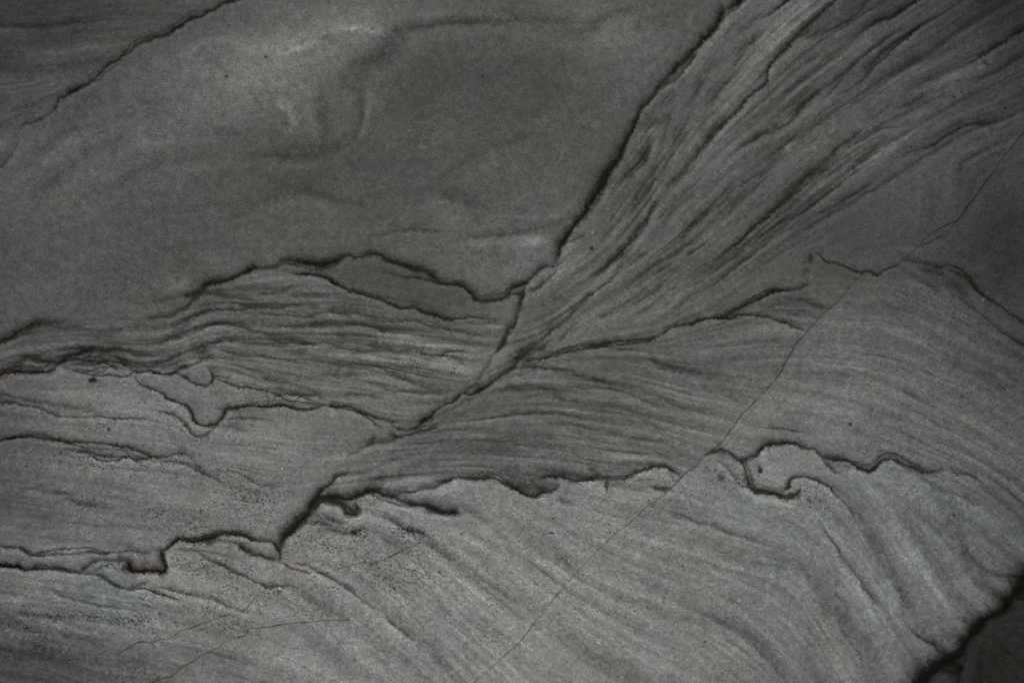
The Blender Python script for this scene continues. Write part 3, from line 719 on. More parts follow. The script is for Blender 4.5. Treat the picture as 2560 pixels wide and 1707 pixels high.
# ---------------------------------------------------------------- regions of the rock (beds), painted in order
def P(sid, rev=False):
    o = SID[sid]; p = o['path']
    if o.get('rev'): p = p[::-1]        # back to the order it was written in
    return p[::-1] if rev else p
def chain(*ids):
    return np.vstack([P(i[1:], True) if i[0] == '~' else P(i) for i in ids])
L_, R_, T_, B_ = -900., WU + 900., -900., HU + 900.
def poly(*parts):
    return np.vstack([np.asarray(p, float).reshape(-1, 2) for p in parts])
D = 1.08844
# the lists below run along the seams; corners beyond the slab close each outline
upper_line = chain('s2a', 's2b', 's2c', 's2d', 's2e', 's2f', 's2g')
fan_low = chain('s12')
fan_low13 = np.vstack([P('s12')[P('s12')[:, 0] < TX[2] + 1850 * TS], P('s13')[::1]])
BEDS = [
    ('smooth_bed', None),
    ('corner_bed', poly(chain('s1', 's1b'), [[L_, 500], [L_, T_]])),
    ('layered_bed', poly(upper_line, [[L_, B_], [R_, B_], [R_, T_]])),
    ('lens_bed', poly(chain('s2b'), chain('s2c'), P('s3'), P('s4'))),
    ('light_bed', poly([[L_, 940]], P('s5'), P('s5a'), P('s5c'), P('s6'), P('s8b'), P('s8c'), P('s11'), [[R_, 900], [R_, B_], [L_, B_]])),
    ('tongue_bed', poly(P('s7'), P('s8b'), [[TX[1] + 660 * TS, TY[2] + 575 * TS]], P('s6', True), [[TX[0] + 1860 * TS, TY[2] + 380 * TS], [TX[0] + 1620 * TS, TY[2] + 290 * TS]])),
    ('grey_bed', poly([[L_, 1010]], P('s9'), [[400, 1050], [470, 1100]], P('s7b')[::1][-5:], P('s7')[-60:], P('s8'), P('s17a', True), P('s17'), [[L_, B_]])),
    ('speckled_bed', poly([[L_, 1103]], P('s10'), [[560, 1190], [640, 1220]], P('s17')[int(len(P('s17')) * .45):], P('s28', True), P('s25', True), [[L_, 1360]])),
    ('sliver_bed', poly([[L_, 1364]], P('s25'), P('s26d', True), P('s26', True))),
    ('striped_bed', poly([[L_, 1414]], P('s26'), P('s26b'), [[470, 1500], [700, 1560], [900, B_], [L_, B_]])),
    ('fan_bed', poly(chain('s2a'), P('s4'), P('s4b'), P('s11'), fan_low13, P('s13b'), P('s14'), [[TX[3] + 1240 * TS, TY[1] + 825 * TS]], P('s15'), [[R_, T_]])),
    ('dark_flank_bed', poly(P('c1', True) if P('c1')[0, 0] > P('c1')[-1, 0] else P('c1', True), P('s15'), [[R_, 900]])),
    ('curved_bed', poly(P('s8c'), P('s11'), fan_low13, P('s14'), P('c2')[:np.argmax(P('c2')[:, 1] > 1180)], P('s19', True), P('s18c', True), P('s18b', True), P('s17', True), P('s17a'))),
    ('lobe_bed', poly(P('c2')[:np.argmax(P('c2')[:, 1] > 1120)], P('s20')[:int(len(P('s20')) * .3)], P('s21'), [[2370, 1190], [2480, 1330], [R_, 1500], [R_, 1100]], P('s15', True))),
    ('corner_block', poly(P('s29'), [[R_, B_], [900, B_]])),
]

def fill(pl, X, Y):                     # even-odd scanline fill on the lattice X (cols), Y (rows)
    m = np.zeros((len(Y), len(X)), bool)
    a, b = pl, np.roll(pl, -1, 0)
    for r, y in enumerate(Y):
        c = (a[:, 1] > y) != (b[:, 1] > y)
        if not c.any(): continue
        xi = np.sort(a[c, 0] + (y - a[c, 1]) / (b[c, 1] - a[c, 1]) * (b[c, 0] - a[c, 0]))
        k = np.searchsorted(X, xi)
        for q in range(0, len(k) - 1, 2):
            m[r, k[q]:k[q + 1]] = True
    return m
label = np.zeros((NY, NX), np.int16)
ulabel = np.zeros((UM, UN), np.int16)
for i, (nm, pl) in enumerate(BEDS):
    if pl is not None:
        label[fill(pl, xs, ys)] = i
        ulabel[fill(pl, ux, uy)] = i

# ---------------------------------------------------------------- grain direction and streaks
CS = 24.0
cxg = np.arange(-MX, WU + MX + CS, CS); cyg = np.arange(-MY, HU + MY + CS, CS)
CX, CY = np.meshgrid(cxg, cyg)
t11 = np.zeros(CX.shape); t12 = np.zeros(CX.shape)
for o in S:
    if o['kind'] == 'H' or o['id'] in ('s4', 's13b'): continue
    p = o['path'][::5]
    if len(p) < 2: continue
    mid = (p[1:] + p[:-1]) / 2; dv = p[1:] - p[:-1]; ln = np.hypot(dv[:, 0], dv[:, 1]) + 1e-6; dv = dv / ln[:, None]
    c2, s2 = dv[:, 0] ** 2 - dv[:, 1] ** 2, 2 * dv[:, 0] * dv[:, 1]
    wgt = ln * {'K': .7, 'M': 1., 'F': 1.3, 'B': 1.3, 'G': 1.3}[o['kind']]
    for m, a, b, w in zip(mid, c2, s2, wgt):
        q = w / ((CX - m[0]) ** 2 + (CY - m[1]) ** 2 + 500.) ** 1.35
        t11 += a * q; t12 += b * q
ang = .5 * np.arctan2(t12, t11)
def up(v):                              # coarse -> uniform grid
    fx = np.clip((ux + MX) / CS, 0, v.shape[1] - 1.001); fy = np.clip((uy + MY) / CS, 0, v.shape[0] - 1.001)
    i = fx.astype(int); j = fy.astype(int); a = (fx - i)[None, :]; b = (fy - j)[:, None]
    return (v[j][:, i] * (1 - a) + v[j][:, i + 1] * a) * (1 - b) + (v[j + 1][:, i] * (1 - a) + v[j + 1][:, i + 1] * a) * b
nn = np.hypot(t11, t12) + 1e-20
C2, S2 = up(t11 / nn), up(t12 / nn)
ang = (.5 * np.arctan2(S2, C2)).astype(np.float32)
VX, VY = np.cos(ang).astype(np.float32), np.sin(ang).astype(np.float32)

def smear(src, steps):                  # drag noise along the grain direction
    acc = src.astype(np.float32).copy()
    jj, ii = np.mgrid[0:UM, 0:UN].astype(np.float32)
    flat = src.astype(np.float32).ravel(); fvx, fvy = VX.ravel(), VY.ravel()
    tot = 1.0
    for sgn in (1, -1):
        x, y = ii.copy(), jj.copy()
        px, py = sgn * VX, sgn * VY
        for k in range(steps):
            x += px; y += py
            np.clip(x, 0, UN - 1, out=x); np.clip(y, 0, UM - 1, out=y)
            ix = (y + .5).astype(np.int32) * UN + (x + .5).astype(np.int32)
            np.clip(ix, 0, UN * UM - 1, out=ix)
            w = math.cos(math.pi / 2 * k / steps) ** 2
            acc += w * flat[ix]
            qx, qy = fvx[ix], fvy[ix]
            s = np.sign(qx * px + qy * py); s[s == 0] = 1
            px, py = qx * s, qy * s
        tot += .5 * steps
    acc -= acc.mean()
    return acc / acc.std()
fine = smear(cloud(0., 7., 50., seed=3), 34)
mid_ = smear(cloud(.3, 13., 100., seed=4), 54)
wide = smear(cloud(.6, 44., 300., seed=5), 44)
soft = cloud(1.4, 30., 600., seed=6)
pat = cloud(.9, 14., 120., seed=7)
AMP = dict(smooth_bed=(.004, .007, .012), corner_bed=(.008, .022, .03), layered_bed=(.03, .045, .03), lens_bed=(.01, .012, .01),
           light_bed=(.014, .026, .028), tongue_bed=(.006, .01, .01), grey_bed=(.01, .024, .03), speckled_bed=(.01, .024, .035),
           sliver_bed=(.01, .02, .02), striped_bed=(.014, .036, .035), fan_bed=(.034, .05, .036), dark_flank_bed=(.006, .01, .02),
           curved_bed=(.024, .04, .03), lobe_bed=(.012, .024, .025), corner_block=(.04, .06, .07))
A = np.array([AMP[n] for n, _ in BEDS])
A[BEDS.index(BEDS[0])] = AMP['smooth_bed']
fold_a = smear(cloud(.5, 16., 150., seed=14), 40); fold_b = smear(cloud(.5, 11., 90., seed=15), 30); gate = smear(cloud(.4, 30., 260., seed=16), 26)
def folds(v, g): return -np.where(v > 0, np.exp(-v / .42), np.exp(v / .12)) * np.clip(.5 + .6 * g, 0, 1.3)
FOLD = dict(smooth_bed=0., corner_bed=.08, layered_bed=.12, lens_bed=.02, light_bed=.07, tongue_bed=0., grey_bed=.03, speckled_bed=.03,
            sliver_bed=.02, striped_bed=.06, fan_bed=.105, dark_flank_bed=.0, curved_bed=.1, lobe_bed=.045, corner_block=.08)
FA = np.array([FOLD[n] for n, _ in BEDS])
fa = blur(FA[ulabel], 16.)
streak = fa * (folds(fold_a, gate) + .7 * folds(fold_b, -gate) + .3)
for k, f in enumerate((fine, mid_, wide)):
    streak += blur(A[ulabel, k], 14.) * f
# the rock below the lowest seams is the base label too: it is cleaner, broad banded stone
swirl = np.sin(5.5 * cloud(1.5, 30., 420., seed=51) + 1.5 * soft) * (.5 + .5 * np.clip(cloud(1.2, 80., 500., seed=52), -1, 1))
streak += blur((ulabel == 0) * .05, 12.) * blur(swirl, 4.)
streak += .016 * soft + .022 * pat + .024 * cloud(.3, 8., 40., seed=9)

plain = np.zeros((UM, UN))              # quiet patches inside the banded beds
for px_, py_, rx_, ry_, th_ in PLAIN:
    c_, s_ = math.cos(math.radians(th_)), math.sin(math.radians(th_))
    a_ = ((ux[None, :] - px_) * c_ + (uy[:, None] - py_) * s_) / rx_; b_ = (-(ux[None, :] - px_) * s_ + (uy[:, None] - py_) * c_) / ry_
    plain = np.maximum(plain, 1 / (1 + (a_ * a_ + b_ * b_) ** 3))
streak *= 1 - .75 * plain
def at(v, x, y):
    i = min(max(int((x + MX) / US), 0), UN - 1); j = min(max(int((y + MY) / US), 0), UM - 1)
    return v[j, i]
def follow(p, d, n):                    # walk n steps of 5 units along the grain from p, heading d
    out = []; x, y = p; dx, dy = d; bed = at(ulabel, x, y)
    for _ in range(n):
        vx_, vy_ = at(VX, x, y), at(VY, x, y)
        s_ = 1. if vx_ * dx + vy_ * dy >= 0 else -1.
        dx, dy = .4 * dx + .6 * s_ * vx_, .4 * dy + .6 * s_ * vy_
        q = math.hypot(dx, dy) + 1e-6; dx /= q; dy /= q
        x += 5 * dx; y += 5 * dy
        if at(ulabel, x, y) != bed or at(plain, x, y) > .5: break
        out.append((x, y))
    return out
for o in S:
    if o['kind'] in 'MFBG' and o['part'] is None and o['id'] == '-':
        p = o['path']; n = int(min(len(p) * .4, 34))
        if not o['open'][1] and len(p) > 3:
            t = p[-1] - p[-3]; ex = follow(p[-1], t / (np.hypot(*t) + 1e-6), n)
            if ex: p = np.vstack([p, ex])
        if not o['open'][0] and len(p) > 3:
            t = p[0] - p[2]; ex = follow(p[0], t / (np.hypot(*t) + 1e-6), n)
            if ex: p = np.vstack([ex[::-1], p])
        o['path'] = p; o['long'] = 1
# fine laminae, far too many to survey one by one: grown along the grain
LAM = dict(corner_bed=(34, .13), layered_bed=(150, .17), light_bed=(260, .07), grey_bed=(30, .09), speckled_bed=(34, .09), striped_bed=(46, .11),
           fan_bed=(380, .11), curved_bed=(200, .12), lobe_bed=(130, .09), corner_block=(10, .15), lens_bed=(6, .06), tongue_bed=(3, .05))
lam_rng = np.random.default_rng(77)
for nm_, (cnt, dep) in LAM.items():
    k_ = [q[0] for q in BEDS].index(nm_); cells = np.argwhere(ulabel == k_)
    inside = (cells[:, 0] * US - MY > -120) & (cells[:, 0] * US - MY < HU + 120) & (cells[:, 1] * US - MX > -120) & (cells[:, 1] * US - MX < WU + 120)
    cells = cells[inside]
    if len(cells) == 0: continue
    for c_ in cells[lam_rng.integers(0, len(cells), cnt)]:
        x, y = c_[1] * US - MX, c_[0] * US - MY
        n = int(lam_rng.uniform(14, 60)); v_ = (at(VX, x, y), at(VY, x, y))
        p = np.array(follow((x, y), (-v_[0], -v_[1]), n)[::-1] + [(x, y)] + follow((x, y), v_, n))
        if len(p) < 12 or at(plain, x, y) > .4: continue
        if p[-1, 0] < p[0, 0]: p = p[::-1]
        tg = np.gradient(p, axis=0); tg /= np.maximum(np.hypot(tg[:, 0], tg[:, 1])[:, None], 1e-6)
        p = p + np.stack([tg[:, 1], -tg[:, 0]], 1) * wobble(len(p), 5., (18., 50., 110.), (.7, 1.2, 2.))[:, None]
        w_ = lam_rng.uniform(1.8, 4.2) if lam_rng.random() < .75 else lam_rng.uniform(5, 11)
        d_ = dep * lam_rng.uniform(.5, 1.5) * (1 if w_ < 4.5 else .55)
        if lam_rng.random() < .36: d_ *= -.6
        S.append(dict(kind='M' if w_ < 4.5 else 'F', id='-', pts=p, path=p, w=w_, d=d_, hs=1., hd=0., j=0., part=None, rust=0., hsd='u', open=[False, False], long=1, lam=1))
# seams braid: a thin strand leaves the main line and rejoins it
for o in [q for q in S if q['part'] == 'seam' and len(q['path']) > 45]:
    p = o['path']; L = len(p)
    for _ in range(max(1, L // 55)):
        m_ = int(lam_rng.uniform(16, 44)); i0_ = int(lam_rng.uniform(0, L - m_ - 1)) if L > m_ + 2 else 0
        q = p[i0_:i0_ + m_]
        tg = np.gradient(q, axis=0); tg /= np.maximum(np.hypot(tg[:, 0], tg[:, 1])[:, None], 1e-6)
        off = lam_rng.choice([1, 1, -1]) * lam_rng.uniform(6, 15) * np.sin(np.linspace(0, np.pi, len(q))) ** .7 + wobble(len(q), 5., (12., 30.), (.9, 1.2))
        q = q + np.stack([tg[:, 1], -tg[:, 0]], 1) * off[:, None]
        S.append(dict(kind='M', id='-', pts=q, path=q, w=lam_rng.uniform(1.8, 3.2), d=lam_rng.uniform(.25, .5), hs=1., hd=0., j=0., part=None, rust=0., hsd='u', open=[False, False]))
for o in S:
    if o['kind'] in 'BG' or (o['kind'] == 'F' and not o.get('lam')):
        m_ = o['path'][len(o['path']) // 2]; q_ = BEDS[at(ulabel, m_[0], m_[1])][0]
        if q_ == 'smooth_bed': o['d'] *= 1.1; o['w'] *= 1.15
        elif q_ in ('light_bed', 'lobe_bed'): o['d'] *= .85; o['w'] *= .88
    profile(o)

# ---------------------------------------------------------------- tone of the stone, surveyed on a coarse net (sheet brightness 0-255)
NET = np.array(TONE_NET, float)
def catmull(v, t):                      # 1-D weights
    i = np.clip(np.floor(t).astype(int), 0, v - 2); f = np.clip(t - i, 0, 1)
    W = np.zeros((len(t), v))
    w = [-.5 * f + f**2 - .5 * f**3, 1 - 2.5 * f**2 + 1.5 * f**3, .5 * f + 2 * f**2 - 1.5 * f**3, -.5 * f**2 + .5 * f**3]
    for k in range(4):
        np.add.at(W, (np.arange(len(t)), np.clip(i + k - 1, 0, v - 1)), w[k])
    return W
NSTEP = 196 * D
base = catmull(NET.shape[0], np.clip(ys / NSTEP, 0, NET.shape[0] - 1)) @ NET @ catmull(NET.shape[1], np.clip(xs / NSTEP, 0, NET.shape[1] - 1)).T

X, Y = np.meshgrid(xs, ys)
wpx = cloud(0.2, 6., 30., seed=21); wpy = cloud(0.2, 6., 30., seed=22)
WX = X + 1.5 * take(wpx, X, Y); WY = Y + 1.5 * take(wpy, X, Y)

# soft blots of lighter or darker stone: x, y (sheet/D), rx, ry, turn, change
for bx, by, rx, ry, th, dl in BLOTS:
    bx, by, rx, ry = bx * D, by * D, rx * D, ry * D
    c, s = math.cos(math.radians(th)), math.sin(math.radians(th))
    j0, j1 = np.searchsorted(ys, [by - 3 * max(rx, ry), by + 3 * max(rx, ry)]); i0, i1 = np.searchsorted(xs, [bx - 3 * max(rx, ry), bx + 3 * max(rx, ry)])
    sl = (slice(j0, j1), slice(i0, i1))
    wob = 22 * take(soft, X[sl], Y[sl])
    a = ((X[sl] - bx + wob) * c + (Y[sl] - by) * s) / rx; b = (-(X[sl] - bx) * s + (Y[sl] - by + wob * .6) * c) / ry
    base[sl] += dl * np.exp(-.5 * (a * a + b * b))

blk = label == len(BEDS) - 1
k_ = [q[0] for q in BEDS]
base[label == k_.index('curved_bed')] *= .94; base[label == k_.index('light_bed')] *= 1.035
base[label == 3] *= .9                  # the lens is a darker stone
base[blk] = 50
tone = base * (1 + take(streak, X, Y))

core = np.zeros((NY, NX), np.float32)       # how much a point lies in a seam
owner = np.full((NY, NX), -1, np.int16)
rust = np.zeros((NY, NX), np.float32)
olive = np.zeros((NY, NX), np.float32)
mul = np.ones((NY, NX))
grit = take(cloud(0., 5., 26., seed=31), X, Y)
rough = take(cloud(.3, 12., 90., seed=32), X, Y)

strk = take(.7 * fine + .5 * mid_, X, Y)

def stroke(si, o):
    p = o['path']; w = o['w'] ; hs = o['hs']
    horiz = o['hsd'] == 'l'
    reach = max(w * (5.5 if o['kind'] == 'M' else 3.8), hs * 2.6 if o['hd'] else 0) + 4
    x0, x1 = p[:, 0].min() - reach, p[:, 0].max() + reach; y0, y1 = p[:, 1].min() - reach, p[:, 1].max() + reach
    i0, i1 = np.searchsorted(xs, [x0, x1]); j0, j1 = np.searchsorted(ys, [y0, y1])
    if i1 <= i0 or j1 <= j0: return
    dd = np.full((j1 - j0, i1 - i0), 1e9); sd = np.zeros_like(dd); am = np.zeros_like(dd); wd = np.ones_like(dd)
    U_, V_ = (X, Y) if o['kind'] == 'H' else (WX, WY)
    for k in range(len(p) - 1):
        a, b = p[k], p[k + 1]
        lx, hx = min(a[0], b[0]) - reach, max(a[0], b[0]) + reach; ly, hy = min(a[1], b[1]) - reach, max(a[1], b[1]) + reach
        p0, p1 = np.searchsorted(xs, [lx, hx]); q0, q1 = np.searchsorted(ys, [ly, hy])
        if p1 <= p0 or q1 <= q0: continue
        gx = U_[q0:q1, p0:p1] - a[0]; gy = V_[q0:q1, p0:p1] - a[1]
        d = b - a; L2 = d @ d + 1e-9
        t = np.clip((gx * d[0] + gy * d[1]) / L2, 0, 1)
        ex = gx - t * d[0]; ey = gy - t * d[1]
        r2 = ex * ex + ey * ey
        loc = (slice(q0 - j0, q1 - j0), slice(p0 - i0, p1 - i0))
        cur = dd[loc]; m = r2 < cur
        cur[m] = r2[m]
        sg = (d[1] * ex - d[0] * ey)        # > 0 : on the left of travel = up on the sheet
        sd[loc][m] = sg[m]
        am[loc][m] = (o['amp'][k] * (1 - t) + o['amp'][k + 1] * t)[m]
        wd[loc][m] = o['wid'][k]
    r = np.sqrt(dd); upside = sd > 0
    sl = (slice(j0, j1), slice(i0, i1))
    if o['kind'] in 'KM':
        mk = o['kind'] == 'M' and (w >= 4.5 or o.get('lam'))
        ww = w * wd * np.where(upside, 1.35 if mk else 1.25, .6 if mk else .72) * (.8 if o['kind'] == 'M' and w >= 7 else 1.)
        pw = np.where(upside, 1.1 if mk else 1.3, 1.9)
        pr = np.exp(-(r / ww) ** pw)
    elif o['kind'] == 'H':
        pr = np.exp(-(r / (w * wd)) ** 2)
    else:
        pr = np.exp(-(r / (w * wd ** .5 * np.where(upside, 1.3, .72))) ** np.where(upside, 1.6, 2.))
        am = am * (1 + .25 * rough[sl])
    if o['kind'] in 'MF' and w >= 4.5 and o['part'] is None:
        am = am * np.clip(1 - .16 * strk[sl], .5, 1.4)      # a band breaks up along the grain
    f = o['d'] * pr * np.clip(am, 0, 1.35) * (1.08 if o['kind'] == 'B' else 1.)
    if o['kind'] in 'KM': f = f * (1 + .16 * grit[sl] * (1 - pr))
    f = np.minimum(f, .9)
    if o['kind'] in 'KMFB':                 # the clean side of a seam is a touch paler
        q = max(w, 4.) * 1.7
        mul[sl] *= 1 + .16 * abs(o['d']) * np.clip(am, 0, 1.2) * ~upside * np.exp(-((r - q) / q) ** 2)
    mul[sl] *= 1 - f
    if o['hd']:
        side = np.where(upside, 1., .22)
        mul[sl] *= 1 - o['hd'] * np.clip(am, 0, 1.2) * side * np.exp(-(r / hs) ** 1.3) * (1 + .2 * rough[sl])
    if o['part'] and o['kind'] in 'KM':
        m = (pr > .42) & (pr * am > core[sl]) & (am > .2)
        owner[sl][m] = si; core[sl][m] = (pr * am)[m]
    elif o['part']:
        m = (r < np.where((X[sl] < 0) | (X[sl] > WU) | (Y[sl] < 0) | (Y[sl] > HU), 9., 2.3)) & (am > .2)
        owner[sl][m] = si; core[sl][m] = 1.5
    if o['rust']: rust[sl] = np.maximum(rust[sl], o['rust'] * pr * .8)
    if o['kind'] == 'H': olive[sl] = np.maximum(olive[sl], pr)
depth = np.zeros((NY, NX))
for si, o in enumerate(S):
    stroke(si, o)
mul = np.maximum(mul, .17)
tone *= mul

# rust stains
def blob(x, y, rx, ry, val, arr):
    j0, j1 = np.searchsorted(ys, [y - 3 * ry, y + 3 * ry]); i0, i1 = np.searchsorted(xs, [x - 3 * rx, x + 3 * rx])
    sl = (slice(j0, j1), slice(i0, i1))
    q = np.exp(-.5 * (((WX[sl] - x) / rx) ** 2 + ((WY[sl] - y) / ry) ** 2))
    arr[sl] = np.maximum(arr[sl], val * q * (1 + .3 * grit[sl]))
for c, r, x, y, rx, ry, v in RUST:
    blob(TX[c] + x * TS, TY[r] + y * TS, rx, ry, v, rust)

# dark mineral grains: seeded thickly in some places, thinly everywhere
spk = []
for c, r, x, y, rx, ry, n in SPECKS:
    g = rng.normal(size=(int(n), 2)) * [rx * TS, ry * TS]
    for a in g: spk.append((TX[c] + x * TS + a[0], TY[r] + y * TS + a[1], rng.uniform(.75, 1.4), rng.uniform(.35, .85)))
for _ in range(900):
    spk.append((rng.uniform(-MX, WU + MX), rng.uniform(900, HU + MY), rng.uniform(.8, 1.6), rng.uniform(.2, .55)))
for _ in range(420):
    spk.append((rng.uniform(-MX, WU + MX), rng.uniform(-MY, 950), rng.uniform(.8, 1.5), rng.uniform(.2, .5)))
for x, y, r_, v in PITS: spk.append((x, y, r_, v))
for x, y, r_, v in spk:
    R = r_ * 3.2
    i0, i1 = np.searchsorted(xs, [x - R, x + R]); j0, j1 = np.searchsorted(ys, [y - R, y + R])
    sl = (slice(j0, j1), slice(i0, i1))
    tone[sl] *= 1 - v * np.exp(-((X[sl] - x) ** 2 + (Y[sl] - y) ** 2) / (r_ * r_ * 1.6))
pit = np.zeros((NY, NX), bool)
for x, y, r_, v in PITS:
    i0, i1 = np.searchsorted(xs, [x - 9, x + 9]); j0, j1 = np.searchsorted(ys, [y - 9, y + 9])
    pit[j0:j1, i0:i1] |= ((X[j0:j1, i0:i1] - x) ** 2 + (Y[j0:j1, i0:i1] - y) ** 2) < (r_ * 1.2) ** 2
for _ in range(26):                         # grain sparkle painted into the tone as tiny brighter dots
    x, y = rng.uniform(0, WU), rng.uniform(0, HU)
    i0, i1 = np.searchsorted(xs, [x - 2.2, x + 2.2]); j0, j1 = np.searchsorted(ys, [y - 2.2, y + 2.2])
    tone[j0:j1, i0:i1] *= 1.3

# ---------------------------------------------------------------- colour
tone = np.clip(tone, 14, 190)
cool = np.clip(.3 + .3 * take(cloud(1.3, 60., 700., seed=41), X, Y) * .5
               + .55 * np.clip((np.abs(X / WU - .47) - .22) * 3, 0, 1) + .2 * np.clip((Y - 950) / 300, 0, 1), 0, 1.2)       # bluish towards both flanks
dark = np.clip((95 - tone) / 60, 0, 1)
cool = cool * (1 - .6 * dark)
r = tone * (1.0 - .024 * cool + .002 * dark); g = tone * 1.003; b = tone * (.966 + .034 * cool - .026 * dark)
sm = np.clip((58 - tone) / 30, 0, 1); r = r * (1 + .05 * sm); b = b * (1 - .08 * sm)     # seam minerals are brownish black
ru = np.clip(rust, 0, 1)
dk = 1 - .3 * ru * (1 - np.clip(olive, 0, 1)); r, g, b = r * dk, g * dk, b * dk
r = r * (1 + .12 * ru); g = g * (1 - .09 * ru); b = b * (1 - .15 * ru)
r = r * (1 - .02 * olive); b = b * (1 - .08 * olive)
rgb = np.stack([r, g, b], -1) / 255.0
lin = np.where(rgb < .04045, rgb / 12.92, ((np.clip(rgb, 0, 1) + .055) / 1.055) ** 2.4) * ALBEDO_SCALE
lin = np.clip(lin, .004, .8)

# very slight relief: seams stand a hair below the polished face
seamdeep = np.clip(1 - mul, 0, 1) ** 2
relief = -.00035 * seamdeep

# ---------------------------------------------------------------- material
def stone_material(name, rough_, bump_):
    m = bpy.data.materials.new(name); m.use_nodes = True
    nt = m.node_tree; N = nt.nodes; L = nt.links
    bs = N['Principled BSDF']
    at = N.new('ShaderNodeAttribute'); at.attribute_name = 'mineral'
    tc = N.new('ShaderNodeTexCoord')
    def noise(scale, det, ro, sx=1., ang_=0., dist=0.):
        mp = N.new('ShaderNodeMapping'); mp.inputs['Scale'].default_value = (1, 1, sx); mp.inputs['Rotation'].default_value = (0, ang_, 0)
        n = N.new('ShaderNodeTexNoise'); n.inputs['Scale'].default_value = scale; n.inputs['Detail'].default_value = det
        n.inputs['Roughness'].default_value = ro; n.inputs['Distortion'].default_value = dist
        L.new(tc.outputs['Object'], mp.inputs['Vector']); L.new(mp.outputs[0], n.inputs['Vector'])
        return n
    def ramp(n, lo, hi, a=.3, b=.7):
        mr = N.new('ShaderNodeMapRange'); mr.inputs['From Min'].default_value = a; mr.inputs['From Max'].default_value = b
        mr.inputs['To Min'].default_value = lo; mr.inputs['To Max'].default_value = hi
        L.new(n.outputs[0], mr.inputs['Value']); return mr
    def mult(a, b):
        q = N.new('ShaderNodeMath'); q.operation = 'MULTIPLY'; L.new(a.outputs[0], q.inputs[0]); L.new(b.outputs[0], q.inputs[1]); return q
    g1 = ramp(noise(430, 3, .7, dist=1.2), GRAIN[0], 2 - GRAIN[0])
    g2 = ramp(noise(700, 2, .6, dist=.8), GRAIN[1], 2 - GRAIN[1])
    g3 = ramp(noise(95, 3, .6, dist=.6), GRAIN[2], 2 - GRAIN[2])
    allg = mult(mult(g1, g2), g3)
    vm = N.new('ShaderNodeVectorMath'); vm.operation = 'SCALE'
    L.new(at.outputs['Color'], vm.inputs[0]); L.new(allg.outputs[0], vm.inputs['Scale'])
    # faint warm / cool drift of single grains
    hs_ = N.new('ShaderNodeHueSaturation')
    sat = ramp(noise(60, 4, .6), .8, 1.25)
    L.new(sat.outputs[0], hs_.inputs['Saturation']); L.new(vm.outputs[0], hs_.inputs['Color'])
    L.new(hs_.outputs[0], bs.inputs['Base Color'])
    rr = ramp(noise(240, 3, .6), rough_ - .07, rough_ + .07)
    L.new(rr.outputs[0], bs.inputs['Roughness'])
    bs.inputs['Specular IOR Level'].default_value = .22
    bp = N.new('ShaderNodeBump'); bp.inputs['Strength'].default_value = bump_; bp.inputs['Distance'].default_value = .0004
    L.new(allg.outputs[0], bp.inputs['Height']); L.new(bp.outputs[0], bs.inputs['Normal'])
    return m
GRAIN = (.48, .66, .82)
mat_bed = stone_material('quartzite', .62, .12)
mat_seam = stone_material('seam_mineral', .72, .3)
mat_crack = stone_material('crack_filling', .75, .2)

# ---------------------------------------------------------------- cut the face into its parts
vx = wx(X).ravel(); vz = wz(Y).ravel(); vy = (-relief).ravel()
co = np.stack([vx, vy, vz], 1).astype(np.float32)
col = np.concatenate([lin, np.ones(lin.shape[:2] + (1,))], -1).reshape(-1, 4).astype(np.float32)
nzx = (NX - 1)
fl = label[:-1, :-1].astype(np.int32).copy()
ow = owner[:-1, :-1]
fl = np.where(ow >= 0, 100 + ow, fl)
stain = (rust > .42)[:-1, :-1] & (ow < 0) & (X[:-1, :-1] > 40)
def islands(m, least):                      # the separate patches of a small mask
    todo = set(map(tuple, np.argwhere(m))); out = []
    while todo:
        st = [todo.pop()]; comp = [st[0]]
        while st:
            a_, b_ = st.pop()
            for q_ in ((a_ + 1, b_), (a_ - 1, b_), (a_, b_ + 1), (a_, b_ - 1)):
                if q_ in todo: todo.discard(q_); st.append(q_); comp.append(q_)
        if len(comp) >= least: out.append(np.array(comp))
    return sorted(out, key=lambda c_: -len(c_))
stains = islands(stain, 30); pits = islands(pit[:-1, :-1], 4)
for k, c_ in enumerate(stains): fl[c_[:, 0], c_[:, 1]] = 1000 + k
for k, c_ in enumerate(pits): fl[c_[:, 0], c_[:, 1]] = 2000 + k
fl = fl.ravel()
jj, ii = np.divmod(np.arange((NY - 1) * (NX - 1)), nzx)
v0 = jj * NX + ii

slab = bpy.data.objects.new('stone_slab', None)
scene.collection.objects.link(slab)
slab.location = (0, 0, wz(HU + MY).item() if hasattr(wz(HU + MY), 'item') else float(wz(HU + MY)))
slab.empty_display_size = .2
slab['label'] = 'polished grey quartzite slab with dark wavy seams and fanning streaks filling the view'
slab['category'] = 'stone slab'
slab['kind'] = 'thing'
base_z = slab.location.z

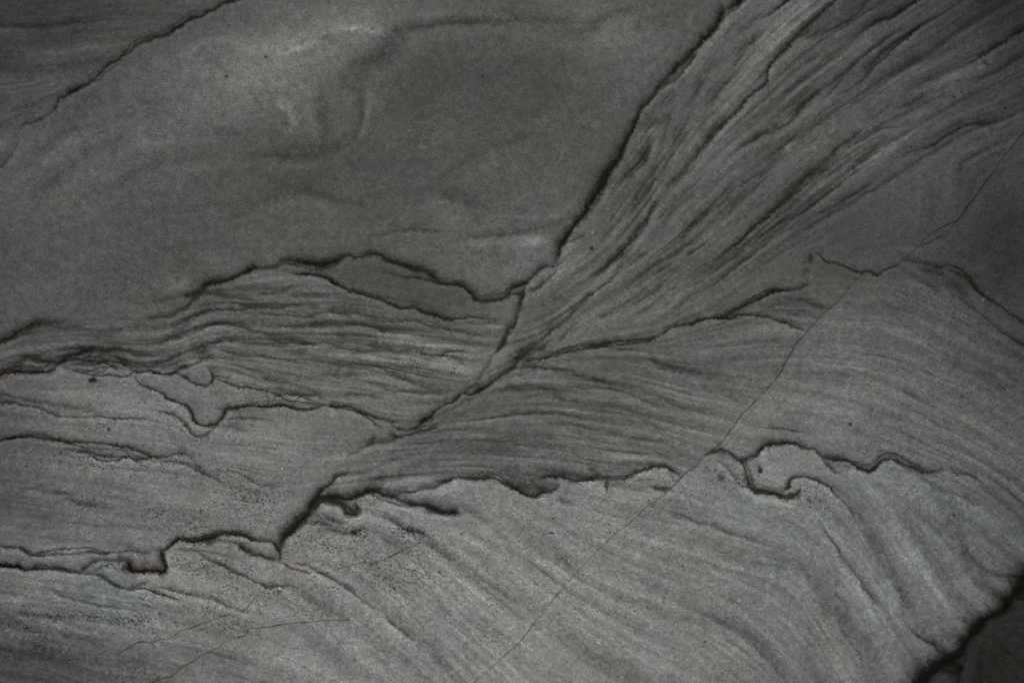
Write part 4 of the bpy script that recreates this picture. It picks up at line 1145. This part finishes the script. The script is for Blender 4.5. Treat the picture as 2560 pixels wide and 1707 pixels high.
def part(name, mask, mat, lab=None, kind=None):
    f = np.nonzero(mask)[0]
    if len(f) == 0: return None
    q = np.stack([v0[f], v0[f] + NX, v0[f] + NX + 1, v0[f] + 1], 1)
    ids, inv = np.unique(q, return_inverse=True)
    me = bpy.data.meshes.new(name)
    me.vertices.add(len(ids)); me.loops.add(q.size); me.polygons.add(len(f))
    c = co[ids].copy(); c[:, 2] -= base_z
    me.vertices.foreach_set('co', c.ravel())
    me.loops.foreach_set('vertex_index', inv.ravel().astype(np.int32))
    me.polygons.foreach_set('loop_start', np.arange(0, q.size, 4, dtype=np.int32))
    me.polygons.foreach_set('loop_total', np.full(len(f), 4, np.int32))
    me.update(calc_edges=True)
    a = me.color_attributes.new('mineral', 'FLOAT_COLOR', 'POINT')
    a.data.foreach_set('color', col[ids].ravel())
    me.polygons.foreach_set('use_smooth', np.ones(len(f), bool))
    me.materials.append(mat)
    ob = bpy.data.objects.new(name, me)
    ob.parent = slab
    scene.collection.objects.link(ob)
    if lab: ob['label'] = lab
    if kind: ob['kind'] = kind
    return ob

for i, (nm, pl) in enumerate(BEDS):
    part(NAMES[nm][0], fl == i, mat_bed, NAMES[nm][1])
for i, o in enumerate(S):
    if o['part'] and (fl == 100 + i).any():
        if o['part'] == 'seam': part('dark_seam', fl == 100 + i, mat_seam, SEAM_LABELS.get(o['id']))
        else: part('hairline_crack', fl == 100 + i, mat_crack, SEAM_LABELS.get(o['id']))
for k in range(len(stains)): part('rust_stain', fl == 1000 + k, mat_seam, 'reddish brown rust stain')
for k in range(len(pits)): part('pit', fl == 2000 + k, mat_seam, 'small black pit')

# ---------------------------------------------------------------- the slab's sides and back
xa, xb = float(wx(-MX)), float(wx(WU + MX)); za, zb = float(wz(HU + MY)) - base_z, float(wz(-MY)) - base_z
th = .03
vv = [(xa, 0, za), (xb, 0, za), (xb, 0, zb), (xa, 0, zb), (xa, th, za), (xb, th, za), (xb, th, zb), (xa, th, zb)]
ff = [(5, 4, 7, 6), (0, 4, 5, 1), (1, 5, 6, 2), (2, 6, 7, 3), (3, 7, 4, 0)]
me = bpy.data.meshes.new('slab_body'); me.from_pydata(vv, [], ff); me.update()
a = me.color_attributes.new('mineral', 'FLOAT_COLOR', 'POINT')
a.data.foreach_set('color', np.tile(np.array([.2, .205, .195, 1.], np.float32), 8))
me.materials.append(stone_material('sawn_edge', .8, .4))
ob = bpy.data.objects.new('slab_body', me); ob.parent = slab; scene.collection.objects.link(ob)
ob['label'] = 'sawn sides and back of the slab'
